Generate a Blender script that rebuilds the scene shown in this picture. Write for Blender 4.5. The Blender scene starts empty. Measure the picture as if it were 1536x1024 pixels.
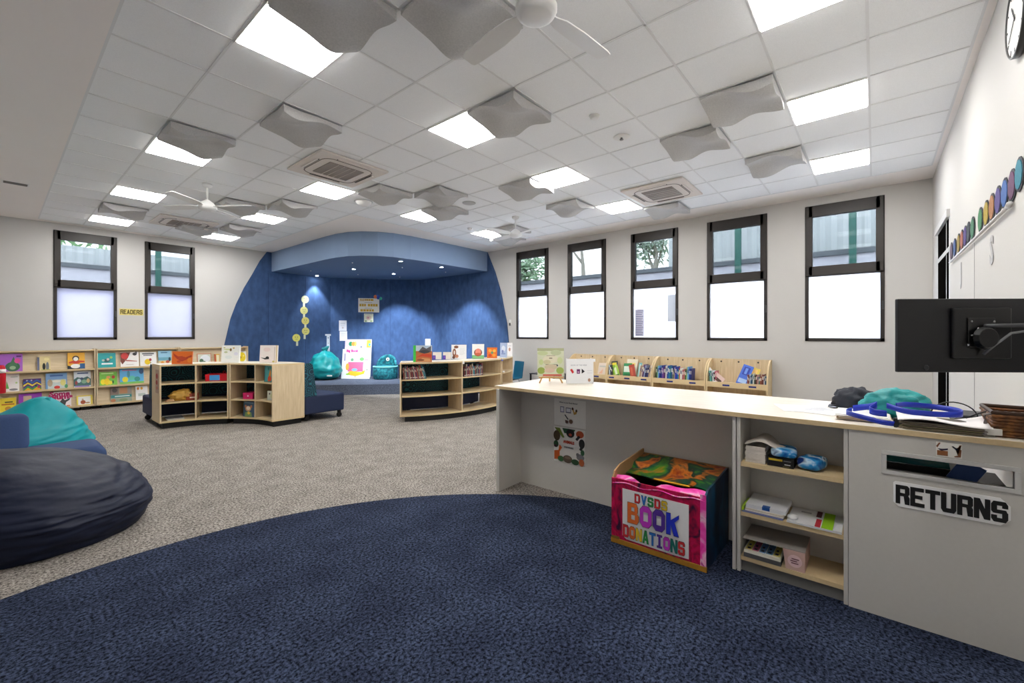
import bpy, bmesh, math, random
from mathutils import Vector, Matrix, noise
random.seed(7)
PI=math.pi
SC=bpy.context.scene
COL=SC.collection
# ------------------------------------------------------------------ camera model (survey of the photograph, metres)
F=650.5; CY=502.0; TH=.6968; H=1.48; CE=H+2.176
cT,sT=math.cos(TH),math.sin(TH)
FW=Vector((cT,sT,0)); RT=Vector((sT,-cT,0)); UP=Vector((0,0,1)); O=Vector((0,0,H))
def ray(px,py): return FW+RT*((px-768)/F)+UP*((CY-py)/F)
def zp(px,py,z): r=ray(px,py); return O+r*((z-H)/r.z)
def xp(px,py,x): r=ray(px,py); return O+r*(x/r.x)
def yp(px,py,y): r=ray(px,py); return O+r*(y/r.y)
def planep(px,py,p0,n):
    r=ray(px,py); return O+r*((Vector(p0)-O).dot(n)/r.dot(n))
# ------------------------------------------------------------------ materials
def s2l(c):
    c=c/255.0
    return c/12.92 if c<=.04045 else ((c+.055)/1.055)**2.4
def lin(c): return (s2l(c[0]),s2l(c[1]),s2l(c[2]),1)
MC={}
def M(c,rough=.6,var=.05,scale=40,bump=0,metal=0,spec=.5,name=None,bscale=None):
    key=(tuple(c),rough,var,scale,bump,metal,spec)
    if key in MC: return MC[key]
    m=bpy.data.materials.new(name or 'paint_%d_%d_%d'%tuple(c)); m.use_nodes=True
    nt=m.node_tree; b=nt.nodes['Principled BSDF']
    b.inputs['Roughness'].default_value=rough; b.inputs['Metallic'].default_value=metal
    b.inputs['Specular IOR Level'].default_value=spec
    tc=nt.nodes.new('ShaderNodeTexCoord'); n=nt.nodes.new('ShaderNodeTexNoise')
    n.inputs['Scale'].default_value=scale; n.inputs['Detail'].default_value=3
    nt.links.new(tc.outputs['Object'],n.inputs['Vector'])
    mx=nt.nodes.new('ShaderNodeMix'); mx.data_type='RGBA'
    L=lin(c)
    mx.inputs[6].default_value=tuple(max(0,v*(1-var)) for v in L[:3])+(1,)
    mx.inputs[7].default_value=tuple(min(1,v*(1+var)) for v in L[:3])+(1,)
    nt.links.new(n.outputs['Fac'],mx.inputs[0]); nt.links.new(mx.outputs[2],b.inputs['Base Color'])
    if bump:
        bp=nt.nodes.new('ShaderNodeBump'); bp.inputs['Strength'].default_value=bump; bp.inputs['Distance'].default_value=.01
        src=n
        if bscale:
            src=nt.nodes.new('ShaderNodeTexNoise'); src.inputs['Scale'].default_value=bscale; nt.links.new(tc.outputs['Object'],src.inputs['Vector'])
        nt.links.new(src.outputs['Fac'],bp.inputs['Height']); nt.links.new(bp.outputs['Normal'],b.inputs['Normal'])
    MC[key]=m; return m
def EM(c,s,name):
    m=bpy.data.materials.new(name); m.use_nodes=True; nt=m.node_tree
    nt.nodes.remove(nt.nodes['Principled BSDF'])
    e=nt.nodes.new('ShaderNodeEmission'); e.inputs[0].default_value=(*c,1); e.inputs[1].default_value=s
    nt.links.new(e.outputs[0],nt.nodes['Material Output'].inputs[0]); return m
def ramp_mat(name,stops,scale=4,detail=4,rough=.5,dist=0,stretch=(1,1,1),bump=0,coord='Object',kind='noise',w=0):
    m=bpy.data.materials.new(name); m.use_nodes=True; nt=m.node_tree; b=nt.nodes['Principled BSDF']
    b.inputs['Roughness'].default_value=rough
    tc=nt.nodes.new('ShaderNodeTexCoord'); mp=nt.nodes.new('ShaderNodeMapping'); mp.inputs['Scale'].default_value=stretch
    mp.inputs['Location'].default_value=(w,w*.7,w*1.3)
    nt.links.new(tc.outputs[coord],mp.inputs['Vector'])
    n=nt.nodes.new('ShaderNodeTexNoise'); n.inputs['Scale'].default_value=scale; n.inputs['Detail'].default_value=detail; n.inputs['Distortion'].default_value=dist
    nt.links.new(mp.outputs[0],n.inputs['Vector'])
    r=nt.nodes.new('ShaderNodeValToRGB'); cr=r.color_ramp
    while len(cr.elements)<len(stops): cr.elements.new(.5)
    for e,(p,c) in zip(cr.elements,stops): e.position=p; e.color=lin(c)
    nt.links.new(n.outputs['Fac'],r.inputs[0]); nt.links.new(r.outputs[0],b.inputs['Base Color'])
    if bump:
        bp=nt.nodes.new('ShaderNodeBump'); bp.inputs['Strength'].default_value=bump; bp.inputs['Distance'].default_value=.01
        nt.links.new(n.outputs['Fac'],bp.inputs['Height']); nt.links.new(bp.outputs['Normal'],b.inputs['Normal'])
    return m
WALL=M((205,202,198),.85,.015,3,name='white_wall_paint')
PLAST=M((248,242,237),.9,.015,2,name='plasterboard')
TILE=ramp_mat('ceiling_tile',[(.3,(244,245,245)),(.7,(252,253,253))],scale=160,detail=2,rough=.95)
TBAR=M((232,232,231),.5,.02,name='tee_bar')
FRAME=M((44,38,34),.45,.06,30,name='dark_window_frame')
GREYP=M((208,204,197),.55,.03,60,name='grey_laminate')
WHITE=M((236,234,230),.5,.02,name='white_plastic')
NAVY=M((24,38,72),.75,.2,120,.2,name='navy_vinyl')
BLACK=M((14,14,16),.5,.1,name='black_plastic')
def wood(name,a,b,rough=.4,st=(1.2,14,14)):
    return ramp_mat(name,[(.3,a),(.7,b)],scale=3,detail=5,rough=rough,dist=.6,stretch=st)
PLY=wood('birch_ply',(212,189,150),(228,207,170))
PLYV=wood('birch_ply_upright',(208,184,146),(225,204,168),st=(14,14,1.2))
PLYEDGE=M((220,195,150),.5,.08,80,name='ply_edge')
TOPW=wood('pale_counter_laminate',(206,196,180),(218,209,195),.45,st=(14,1.2,14))
TOPL=wood('pale_bookcase_top',(206,198,182),(220,212,197),.45)
CARD=M((176,140,94),.8,.1,name='cardboard')
PAPER=M((236,234,228),.8,.03,name='paper')
def speckle(name,a,b,c2,scale=190,big=2.2,rough=1.0):
    m=bpy.data.materials.new(name); m.use_nodes=True; nt=m.node_tree; bs=nt.nodes['Principled BSDF']
    bs.inputs['Roughness'].default_value=rough; bs.inputs['Specular IOR Level'].default_value=.1
    g=nt.nodes.new('ShaderNodeNewGeometry')
    n=nt.nodes.new('ShaderNodeTexNoise'); n.inputs['Scale'].default_value=scale; n.inputs['Detail'].default_value=5; n.inputs['Roughness'].default_value=.72
    n2=nt.nodes.new('ShaderNodeTexNoise'); n2.inputs['Scale'].default_value=big; n2.inputs['Detail'].default_value=5
    nt.links.new(g.outputs['Position'],n.inputs['Vector']); nt.links.new(g.outputs['Position'],n2.inputs['Vector'])
    r=nt.nodes.new('ShaderNodeValToRGB'); r.color_ramp.elements[0].position=.40; r.color_ramp.elements[1].position=.60
    r.color_ramp.elements[0].color=lin(a); r.color_ramp.elements[1].color=lin(b)
    nt.links.new(n.outputs['Fac'],r.inputs[0])
    mx=nt.nodes.new('ShaderNodeMix'); mx.data_type='RGBA'; mx.blend_type='MULTIPLY'; mx.inputs[0].default_value=1
    r2=nt.nodes.new('ShaderNodeValToRGB'); r2.color_ramp.elements[0].position=.3; r2.color_ramp.elements[1].position=.7
    r2.color_ramp.elements[0].color=(c2,c2,c2,1); r2.color_ramp.elements[1].color=(1,1,1,1)
    nt.links.new(n2.outputs['Fac'],r2.inputs[0])
    nt.links.new(r.outputs[0],mx.inputs[6]); nt.links.new(r2.outputs[0],mx.inputs[7])
    bp=nt.nodes.new('ShaderNodeBump'); bp.inputs['Strength'].default_value=.06; bp.inputs['Distance'].default_value=.004
    nt.links.new(n.outputs['Fac'],bp.inputs['Height']); nt.links.new(bp.outputs['Normal'],bs.inputs['Normal'])
    return m,nt,mx,bs
# main floor: beige loop carpet with a round inlay of navy carpet
CARP,nt,mxA,bs=speckle('carpet',(82,76,71),(191,183,174),.72,scale=62,big=5.5)
_m,nt2,mxB,_b=speckle('carpet_blue_stage',(56,62,76),(112,120,136),.85,scale=90); STAGEC=_m
nt2.links.new(mxB.outputs[2],_b.inputs['Base Color'])
def blue_nodes(nt,g):
    n=nt.nodes.new('ShaderNodeTexNoise'); n.inputs['Scale'].default_value=62; n.inputs['Detail'].default_value=5; n.inputs['Roughness'].default_value=.72
    nt.links.new(g.outputs['Position'],n.inputs['Vector'])
    r=nt.nodes.new('ShaderNodeValToRGB'); r.color_ramp.elements[0].position=.41; r.color_ramp.elements[1].position=.62
    r.color_ramp.elements[0].color=lin((9,13,24)); r.color_ramp.elements[1].color=lin((75,86,112))
    nt.links.new(n.outputs['Fac'],r.inputs[0])
    n2=nt.nodes.new('ShaderNodeTexNoise'); n2.inputs['Scale'].default_value=3.2; n2.inputs['Detail'].default_value=5
    nt.links.new(g.outputs['Position'],n2.inputs['Vector'])
    r2=nt.nodes.new('ShaderNodeValToRGB'); r2.color_ramp.elements[0].position=.35; r2.color_ramp.elements[1].position=.65
    r2.color_ramp.elements[0].color=(.62,.62,.66,1); r2.color_ramp.elements[1].color=(1,1,1,1)
    nt.links.new(n2.outputs['Fac'],r2.inputs[0])
    mx=nt.nodes.new('ShaderNodeMix'); mx.data_type='RGBA'; mx.blend_type='MULTIPLY'; mx.inputs[0].default_value=1
    nt.links.new(r.outputs[0],mx.inputs[6]); nt.links.new(r2.outputs[0],mx.inputs[7]); return mx
g=nt.nodes.new('ShaderNodeNewGeometry'); bl=blue_nodes(nt,g)
vm=nt.nodes.new('ShaderNodeVectorMath'); vm.operation='DISTANCE'; vm.inputs[1].default_value=(.7,.93,0)
nt.links.new(g.outputs['Position'],vm.inputs[0])
lt=nt.nodes.new('ShaderNodeMath'); lt.operation='LESS_THAN'; lt.inputs[1].default_value=2.9
nt.links.new(vm.outputs['Value'],lt.inputs[0])
mxc=nt.nodes.new('ShaderNodeMix'); mxc.data_type='RGBA'
nt.links.new(lt.outputs[0],mxc.inputs[0]); nt.links.new(mxA.outputs[2],mxc.inputs[6]); nt.links.new(bl.outputs[2],mxc.inputs[7])
nt.links.new(mxc.outputs[2],bs.inputs['Base Color'])
FELT=ramp_mat('navy_felt',[(.3,(50,76,116)),(.7,(66,94,138))],scale=9,detail=6,rough=.95,stretch=(1,1,.5))
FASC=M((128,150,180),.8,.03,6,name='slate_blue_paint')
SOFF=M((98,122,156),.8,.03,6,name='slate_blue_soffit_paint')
TEALBAG=M((6,142,150),.5,.06,5,.15,spec=.25,bscale=14,name='teal_nylon')
NAVYBAG=M((17,25,48),.55,.12,5,.25,bscale=16,name='navy_nylon',spec=.3)
DENIM=M((44,66,106),.85,.12,90,.1,name='denim_fabric')
def swirl():
    m=bpy.data.materials.new('teal_swirl_fabric'); m.use_nodes=True; nt=m.node_tree; b=nt.nodes['Principled BSDF']
    b.inputs['Roughness'].default_value=.8
    tc=nt.nodes.new('ShaderNodeTexCoord'); v=nt.nodes.new('ShaderNodeTexVoronoi'); v.inputs['Scale'].default_value=7
    nt.links.new(tc.outputs['Object'],v.inputs['Vector'])
    s=nt.nodes.new('ShaderNodeMath'); s.operation='MULTIPLY'; s.inputs[1].default_value=34; nt.links.new(v.outputs['Distance'],s.inputs[0])
    q=nt.nodes.new('ShaderNodeMath'); q.operation='SINE'; nt.links.new(s.outputs[0],q.inputs[0])
    r=nt.nodes.new('ShaderNodeValToRGB'); r.color_ramp.elements[0].position=.55; r.color_ramp.elements[1].position=.8
    r.color_ramp.elements[0].color=lin((10,44,60)); r.color_ramp.elements[1].color=lin((34,104,118))
    nt.links.new(q.outputs[0],r.inputs[0]); nt.links.new(r.outputs[0],b.inputs['Base Color']); return m
SWIRL=swirl()
# ------------------------------------------------------------------ mesh builder
class MB:
    def __init__(s): s.v=[]; s.f=[]; s.mi=[]; s.mats=[]
    def m(s,mat):
        if mat not in s.mats: s.mats.append(mat)
        return s.mats.index(mat)
    def add(s,vs,fs,mat):
        k=len(s.v); i=s.m(mat); s.v+= [Vector(p) for p in vs]
        for f in fs: s.f.append([k+a for a in f]); s.mi.append(i)
        return s
    def box(s,a,b,mat,M4=None):
        x0,x1=sorted((a[0],b[0]));y0,y1=sorted((a[1],b[1]));z0,z1=sorted((a[2],b[2]))
        vs=[Vector(p) for p in ((x0,y0,z0),(x1,y0,z0),(x1,y1,z0),(x0,y1,z0),(x0,y0,z1),(x1,y0,z1),(x1,y1,z1),(x0,y1,z1))]
        if M4 is not None: vs=[M4@p for p in vs]
        return s.add(vs,[(0,3,2,1),(4,5,6,7),(0,1,5,4),(1,2,6,5),(2,3,7,6),(3,0,4,7)],mat)
    def prism(s,poly,z0,z1,mat,M4=None,cap=None):
        n=len(poly)
        ar=sum(poly[i][0]*poly[(i+1)%n][1]-poly[(i+1)%n][0]*poly[i][1] for i in range(n))
        if ar<0: poly=poly[::-1]
        vs=[Vector((p[0],p[1],z0)) for p in poly]+[Vector((p[0],p[1],z1)) for p in poly]
        if M4 is not None: vs=[M4@p for p in vs]
        s.add(vs,[(i,(i+1)%n,n+(i+1)%n,n+i) for i in range(n)],mat)
        k=len(s.v)-2*n
        c=s.m(cap or mat)
        s.f.append([k+i for i in range(n)][::-1]); s.mi.append(s.m(mat))
        s.f.append([k+n+i for i in range(n)]); s.mi.append(c)
        return s
    def strip(s,inner,outer,z0,z1,mat,cap=None):   # curved slab between two polylines
        n=len(inner)
        vs=[(p[0],p[1],z0) for p in inner]+[(p[0],p[1],z0) for p in outer]+[(p[0],p[1],z1) for p in inner]+[(p[0],p[1],z1) for p in outer]
        fs=[]; top=[]
        for i in range(n-1):
            fs.append((i,i+1,n+i+1,n+i)); top.append((2*n+i,3*n+i,3*n+i+1,2*n+i+1))
            fs.append((i,2*n+i,2*n+i+1,i+1)); fs.append((n+i,n+i+1,3*n+i+1,3*n+i))
        fs.append((0,n,3*n,2*n)); fs.append((n-1,3*n-1,4*n-1,2*n-1))
        s.add(vs,fs,mat); k=len(s.v)-4*n
        for f in top: s.f.append([k+a for a in f]); s.mi.append(s.m(cap or mat))
        return s
    def tube(s,pts,r,mat,n=8,closed=False,rs=None,flat=None):
        pts=[Vector(p) for p in pts]; N=len(pts); vs=[]
        for i,p in enumerate(pts):
            a=pts[i-1] if (i>0 or closed) else p; b=pts[(i+1)%N] if (i<N-1 or closed) else p
            t=(b-a).normalized() if (b-a).length>1e-9 else Vector((0,0,1))
            u=t.cross(Vector((0,0,1)))
            if u.length<1e-3: u=t.cross(Vector((1,0,0)))
            u.normalize(); w=u.cross(t)
            rr=rs[i] if rs else r
            fl=flat or 1
            for k in range(n):
                an=2*PI*k/n; vs.append(p+u*math.cos(an)*rr+w*math.sin(an)*rr*fl)
        fs=[]
        for i in range(N if closed else N-1):
            for k in range(n):
                a=i*n+k;b=i*n+(k+1)%n;c=((i+1)%N)*n+(k+1)%n;d=((i+1)%N)*n+k
                fs.append((a,b,c,d))
        if not closed: fs.append(tuple(range(n))[::-1]); fs.append(tuple((N-1)*n+k for k in range(n)))
        return s.add(vs,fs,mat)
    def lathe(s,prof,c,mat,n=24,axis=None):   # prof [(r,z)]
        vs=[];fs=[];N=len(prof)
        R=axis or Matrix.Identity(3)
        for r,z in prof:
            for k in range(n):
                a=2*PI*k/n; vs.append(Vector(c)+R@Vector((r*math.cos(a),r*math.sin(a),z)))
        for i in range(N-1):
            for k in range(n): fs.append((i*n+k,i*n+(k+1)%n,(i+1)*n+(k+1)%n,(i+1)*n+k))
        fs.append(tuple(range(n))[::-1]); fs.append(tuple((N-1)*n+k for k in range(n)))
        return s.add(vs,fs,mat)
    def grid(s,fn,nu,nv,mat,closeu=False):
        vs=[fn(i/(nu if closeu else nu-1) if nu>1 else 0,j/(nv-1)) for i in range(nu) for j in range(nv)]
        fs=[]
        for i in range(nu if closeu else nu-1):
            for j in range(nv-1):
                a=i*nv+j;b=((i+1)%nu)*nv+j; fs.append((a,b,b+1,a+1))
        return s.add(vs,fs,mat)
    def build(s,name,parent=None,smooth=False,bevel=0,origin=None,solid=0,sub=0,seg=2):
        me=bpy.data.meshes.new(name)
        vs=s.v
        o=bpy.data.objects.new(name,me)
        if parent is None:
            if origin is None:
                lo=[min(p[i] for p in vs) for i in range(3)];hi=[max(p[i] for p in vs) for i in range(3)]
                origin=((lo[0]+hi[0])/2,(lo[1]+hi[1])/2,lo[2])
            origin=Vector(origin); vs=[p-origin for p in vs]; o.location=origin
        else:
            inv=wmat(parent).inverted(); vs=[inv@p for p in vs]; o.parent=parent
        me.from_pydata([tuple(p) for p in vs],[],s.f)
        for m in s.mats: me.materials.append(m)
        for p,i in zip(me.polygons,s.mi): p.material_index=i
        if smooth:
            for p in me.polygons: p.use_smooth=True
        me.update()
        COL.objects.link(o)
        if bevel:
            b=o.modifiers.new('bevel','BEVEL'); b.width=bevel; b.segments=seg; b.limit_method='ANGLE'
        if solid:
            b=o.modifiers.new('solid','SOLIDIFY'); b.thickness=solid
        if sub:
            b=o.modifiers.new('sub','SUBSURF'); b.levels=sub; b.render_levels=sub
        return o
def wmat(o):
    m=Matrix.LocRotScale(o.location,o.rotation_euler,o.scale)
    return wmat(o.parent)@m if o.parent else m
LABELS={}
def tag(o,label,cat,group=None):
    o['label']=label; o['category']=cat
    if group: o['group']=group
    LABELS.setdefault(label,[]).append(o.name)
    return o
def thing(name,label,cat,loc=(0,0,0),rz=0,group=None):
    o=bpy.data.objects.new(name,None); o.empty_display_size=.1; COL.objects.link(o); o.location=loc; o.rotation_euler=(0,0,rz)
    return tag(o,label,cat,group)
def struct(o): o['kind']='structure'; return o
def copy_thing(src,loc,rz,label,group=None):
    r=src.copy(); COL.objects.link(r); r.location=loc; r.rotation_euler=(0,0,rz)
    tag(r,label,src['category'],group or src.get('group'))
    for ch in list(src.children):
        c=ch.copy(); COL.objects.link(c); c.parent=r
        for g in list(ch.children):
            d=g.copy(); COL.objects.link(d); d.parent=c
    return r
ORD=['first','second','third','fourth','fifth','sixth','seventh','eighth','ninth','tenth','eleventh','twelfth','thirteenth','fourteenth','fifteenth','sixteenth','seventeenth','eighteenth','nineteenth','twentieth','twenty-first','twenty-second','twenty-third','twenty-fourth','twenty-fifth','twenty-sixth','twenty-seventh','twenty-eighth','twenty-ninth','thirtieth']
# ------------------------------------------------------------------ lettering
BLK={ # block letters on a 0..1 (x) by 0..1 (y) cell, as convex pieces
'R':[[(0,0),(.3,0),(.3,1),(0,1)],[(.3,.8),(.8,.8),(1,.9),(.85,1),(.3,1)],[(.7,.5),(1,.56),(1,.9),(.7,.8)],[(.3,.42),(.85,.42),(1,.56),(.7,.58),(.3,.6)],[(.6,.45),(1,.4),(1,0),(.7,0)],[(.55,.45),(.9,.5),(1,.38),(.7,.36)]],
'E':[[(0,0),(.32,0),(.32,1),(0,1)],[(.3,.8),(.95,.8),(.95,1),(.3,1)],[(.3,.41),(.85,.41),(.85,.6),(.3,.6)],[(.3,0),(1,0),(1,.2),(.3,.2)]],
'T':[[(.34,0),(.66,0),(.66,.82),(.34,.82)],[(0,.8),(1,.8),(1,1),(0,1)]],
'U':[[(0,.15),(.32,.2),(.32,1),(0,1)],[(.68,.2),(1,.15),(1,1),(.68,1)],[(0,.16),(.15,0),(.85,0),(1,.16),(.68,.22),(.32,.22)]],
'N':[[(0,0),(.3,0),(.3,1),(0,1)],[(.7,0),(1,0),(1,1),(.7,1)],[(.0,1),(.34,1),(1,0),(.66,0)]],
'S':[[(0,.85),(.15,1),(.85,1),(1,.85),(1,.8),(0,.8)],[(0,.5),(.32,.55),(.32,.82),(0,.85)],[(.68,.68),(1,.68),(1,.85),(.68,.82)],[(0,.52),(.12,.42),(1,.42),(.88,.6),(.1,.6)],[(.68,.2),(1,.15),(1,.48),(.68,.52)],[(0,.15),(.15,0),(.85,0),(1,.15),(1,.2),(0,.2)],[(0,.15),(.32,.18),(.32,.33),(0,.33)]],
'A':[[(0,0),(.32,0),(.62,1),(.34,1)],[(.68,0),(1,0),(.66,1),(.38,1)],[(.25,.22),(.75,.22),(.7,.4),(.3,.4)]],
'D':[[(0,0),(.32,0),(.32,1),(0,1)],[(.3,.8),(.75,.8),(1,.8),(.8,1),(.3,1)],[(.68,.2),(1,.18),(1,.82),(.68,.8)],[(.3,0),(.8,0),(1,.2),(.3,.2)]],
'B':[[(0,0),(.34,0),(.34,1),(0,1)],[(.3,.8),(.92,.8),(.78,1),(.3,1)],[(.62,.5),(.9,.55),(.92,.84),(.62,.82)],[(.3,.42),(.86,.42),(.86,.6),(.3,.6)],[(.66,.16),(1,.16),(1,.4),(.86,.5),(.66,.45)],[(.3,0),(.84,0),(1,.18),(.3,.2)]],
'O':[[(0,.2),(.3,.25),(.3,.75),(0,.8)],[(.7,.25),(1,.2),(1,.8),(.7,.75)],[(0,.8),(.3,.72),(.7,.72),(1,.8),(.75,1),(.25,1)],[(0,.2),(.25,0),(.75,0),(1,.2),(.7,.28),(.3,.28)]],
'V':[[(0,1),(.34,1),(.64,0),(.36,0)],[(.66,1),(1,1),(.64,0),(.36,0)]],
'K':[[(0,0),(.36,0),(.36,1),(0,1)],[(.3,.4),(.36,.68),(1,1),(1,.82)],[(.3,.62),(.62,.68),(1,0),(.6,0)]],
'I':[[(.33,0),(.67,0),(.67,1),(.33,1)],[(.1,.84),(.9,.84),(.9,1),(.1,1)],[(.1,0),(.9,0),(.9,.16),(.1,.16)]],
}
def text_geo(body,size,off=0,align='CENTER'):
    cu=bpy.data.curves.new('lettering','FONT'); cu.body=body; cu.size=size; cu.align_x=align; cu.align_y='CENTER'; cu.offset=off; cu.resolution_u=2
    o=bpy.data.objects.new('lettering',cu); COL.objects.link(o)
    dg=bpy.context.evaluated_depsgraph_get(); dg.update()
    me=bpy.data.meshes.new_from_object(o.evaluated_get(dg))
    vs=[v.co.copy() for v in me.vertices]; fs=[tuple(p.vertices) for p in me.polygons]
    bpy.data.objects.remove(o); bpy.data.curves.remove(cu); bpy.data.meshes.remove(me)
    return vs,fs
class Dec:
    """flat printed marks laid on a real surface: origin o, axes u (right) and v (up) in metres per unit"""
    def __init__(s,mb,o,u,v,n,gap=.0012): s.mb=mb;s.o=Vector(o);s.u=Vector(u);s.v=Vector(v);s.n=Vector(n).normalized();s.k=0;s.gap=gap
    def P(s,x,y): return s.o+s.u*x+s.v*y+s.n*(s.gap+s.k*.00035)
    def poly(s,pts,c):
        s.mb.add([s.P(*p) for p in pts],[tuple(range(len(pts)))],c if not isinstance(c,tuple) else M(c,.6)); s.k+=1
    def rect(s,x0,y0,x1,y1,c): s.poly([(x0,y0),(x1,y0),(x1,y1),(x0,y1)],c)
    def ell(s,cx,cy,rx,ry,c,n=20): s.poly([(cx+rx*math.cos(2*PI*i/n),cy+ry*math.sin(2*PI*i/n)) for i in range(n)],c)
    def blk(s,t,x0,y0,w,h,c,gapf=.16,cs=None):
        n=len(t); cw=w/(n+gapf*(n-1)) if n>1 else w
        for i,ch in enumerate(t):
            cc=cs[i%len(cs)] if cs else c
            mat=cc if not isinstance(cc,tuple) else M(cc,.6)
            xx=x0+i*cw*(1+gapf)
            for pc in BLK[ch]:
                s.mb.add([s.P(xx+p[0]*cw,y0+p[1]*h) for p in pc],[tuple(range(len(pc)))],mat)
                s.k+=.12
        s.k+=1
    def text(s,t,cx,cy,size,c,off=0,sx=1):
        vs,fs=text_geo(t,size,off); ul=s.u.length; vl=s.v.length
        s.mb.add([s.P(cx+v.x*sx/ul,cy+v.y/vl) for v in vs],fs,c if not isinstance(c,tuple) else M(c,.6)); s.k+=1
    def shape(s,it):
        a=it[0]
        if a=='r': s.rect(*it[1:5],it[5])
        elif a=='e': s.ell(*it[1:5],it[5])
        elif a=='p': s.poly(it[1],it[2])
        elif a=='b': s.blk(it[1],*it[2:6],it[6])
        elif a=='t': s.text(*it[1:])
# ================================================================== ROOM
XR=8.36; YL=12.25; YR=-.615; XN=-1.42; YN=-.615
def wall_with_holes(name,axis,plane,thick,lo,hi,holes,z1=CE+.02,mat=WALL):
    mb=MB(); hs=sorted(holes); c=lo; t=plane+thick
    def bx(a,b,z0,zz):
        if axis=='x': mb.box((plane,a,z0),(t,b,zz),mat)
        else: mb.box((a,plane,z0),(b,t,zz),mat)
    for (a,b,z0,zz) in hs:
        bx(c,a,-.02,z1); bx(a,b,-.02,z0); bx(a,b,zz,z1); c=b
    bx(c,hi,-.02,z1)
    return struct(mb.build(name))
WZ0,WZ1=1.38,3.525
RW=[(5.875,6.845),(4.385,5.345),(2.87,3.825),(1.39,2.35),(-.11,.86)]
LW=[(.743,1.668),(2.12,3.03)]
wall_with_holes('wall_right','x',XR,.14,YR-.14,YL+.14,[(a,b,WZ0,WZ1) for a,b in RW])
wall_with_holes('wall_left','y',YL,.14,XN,XR,[(a,b,WZ0,WZ1) for a,b in LW])
wall_with_holes('wall_near','y',YR,-.14,XN,XR,[(6.55,7.72,0,2.82)])
mb=MB(); mb.box((XN-.14,YR-.14,-.02),(XN,YL+.14,CE+.02),WALL); struct(mb.build('wall_back'))  # unseen wall, set closer in to bounce light onto the plaster strip
# floor
mb=MB(); mb.box((XN,YR,-.05),(XR,YL,0),CARP); struct(mb.build('floor',origin=(0,0,0)))
# ceiling: plaster margin + tiled field (one slab, two finishes)
X0=.5373; Y0=3.64; T=.6
tx1=X0+12*T; ty0=Y0-7*T; ty1=Y0+14*T; nx=X0+6*T; ny=Y0+6*T
mb=MB()
def cbox(a,b,c,d,mat,z=CE): mb.box((a,c,z),(b,d,CE+.05),mat)
cbox(XN,X0,YR,YL,PLAST); cbox(tx1,XR,YR,YL,PLAST); cbox(X0,tx1,YR,ty0,PLAST); cbox(X0,nx,ty1,YL,PLAST); cbox(nx,tx1,ny,YL,PLAST)
cbox(X0,nx,ty0,ty1,TILE,CE+.004); cbox(nx,tx1,ty0,ny,TILE,CE+.004)
struct(mb.build('ceiling'))
mb=MB(); w=.009; zb=CE-.0006
for i in range(13):
    x=X0+i*T; mb.box((x-w,ty0,zb),(x+w,ty1 if i<=6 else ny,CE+.006),TBAR)
for j in range(-7,15):
    y=Y0+j*T; mb.box((X0,y-w,zb),(nx if j>6 else tx1,y+w,CE+.006),TBAR)
o=struct(mb.build('trim_1')); o['label']='white tee bar grid between the ceiling tiles'
# wall expansion joint lines under the sills, thin bead
BEAD=M((206,201,196),.8,.02)
mb=MB(); mb.box((XR-.003,YR,WZ0-.012),(XR+.005,7.1,WZ0-.006),BEAD); struct(mb.build('trim_2'))
mb=MB(); mb.box((XN,YL-.003,WZ0-.012),(3.66,YL+.005,WZ0-.006),BEAD); struct(mb.build('trim_3'))
# windows --------------------------------------------------------
def glass(name,c,a):
    m=bpy.data.materials.new(name); m.use_nodes=True; nt=m.node_tree; nt.nodes.remove(nt.nodes['Principled BSDF'])
    t=nt.nodes.new('ShaderNodeBsdfTransparent'); t.inputs[0].default_value=(*c,1); g=nt.nodes.new('ShaderNodeBsdfGlossy'); g.inputs['Roughness'].default_value=.02
    mx=nt.nodes.new('ShaderNodeMixShader'); mx.inputs[0].default_value=a
    nt.links.new(t.outputs[0],mx.inputs[1]); nt.links.new(g.outputs[0],mx.inputs[2]); nt.links.new(mx.outputs[0],nt.nodes['Material Output'].inputs[0]); return m
def frost(name,c,tr):
    m=bpy.data.materials.new(name); m.use_nodes=True; nt=m.node_tree; nt.nodes.remove(nt.nodes['Principled BSDF'])
    tc=nt.nodes.new('ShaderNodeTexCoord'); n=nt.nodes.new('ShaderNodeTexNoise'); n.inputs['Scale'].default_value=3; n.inputs['Detail'].default_value=5
    nt.links.new(tc.outputs['Object'],n.inputs['Vector'])
    r=nt.nodes.new('ShaderNodeValToRGB'); r.color_ramp.elements[0].color=(c[0]*.9,c[1]*.92,c[2]*.95,1); r.color_ramp.elements[1].color=(*c,1)
    nt.links.new(n.outputs['Fac'],r.inputs[0])
    a=nt.nodes.new('ShaderNodeBsdfTranslucent'); b=nt.nodes.new('ShaderNodeBsdfTransparent'); b.inputs[0].default_value=(*c,1)
    nt.links.new(r.outputs[0],a.inputs[0])
    mx=nt.nodes.new('ShaderNodeMixShader'); mx.inputs[0].default_value=tr
    nt.links.new(a.outputs[0],mx.inputs[1]); nt.links.new(b.outputs[0],mx.inputs[2]); nt.links.new(mx.outputs[0],nt.nodes['Material Output'].inputs[0]); return m
GLASS=glass('dimming_glass',(.30,.315,.32),.003)  # dark tint in the glass colour holds down the outdoor brightness
FROSTR=frost('frosted_film',(.95,.97,1),.16); FROSTL=frost('frosted_film_dim',(.345,.345,.385),.04)  # left film colour darkened to stand in for weaker daylight there
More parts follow.
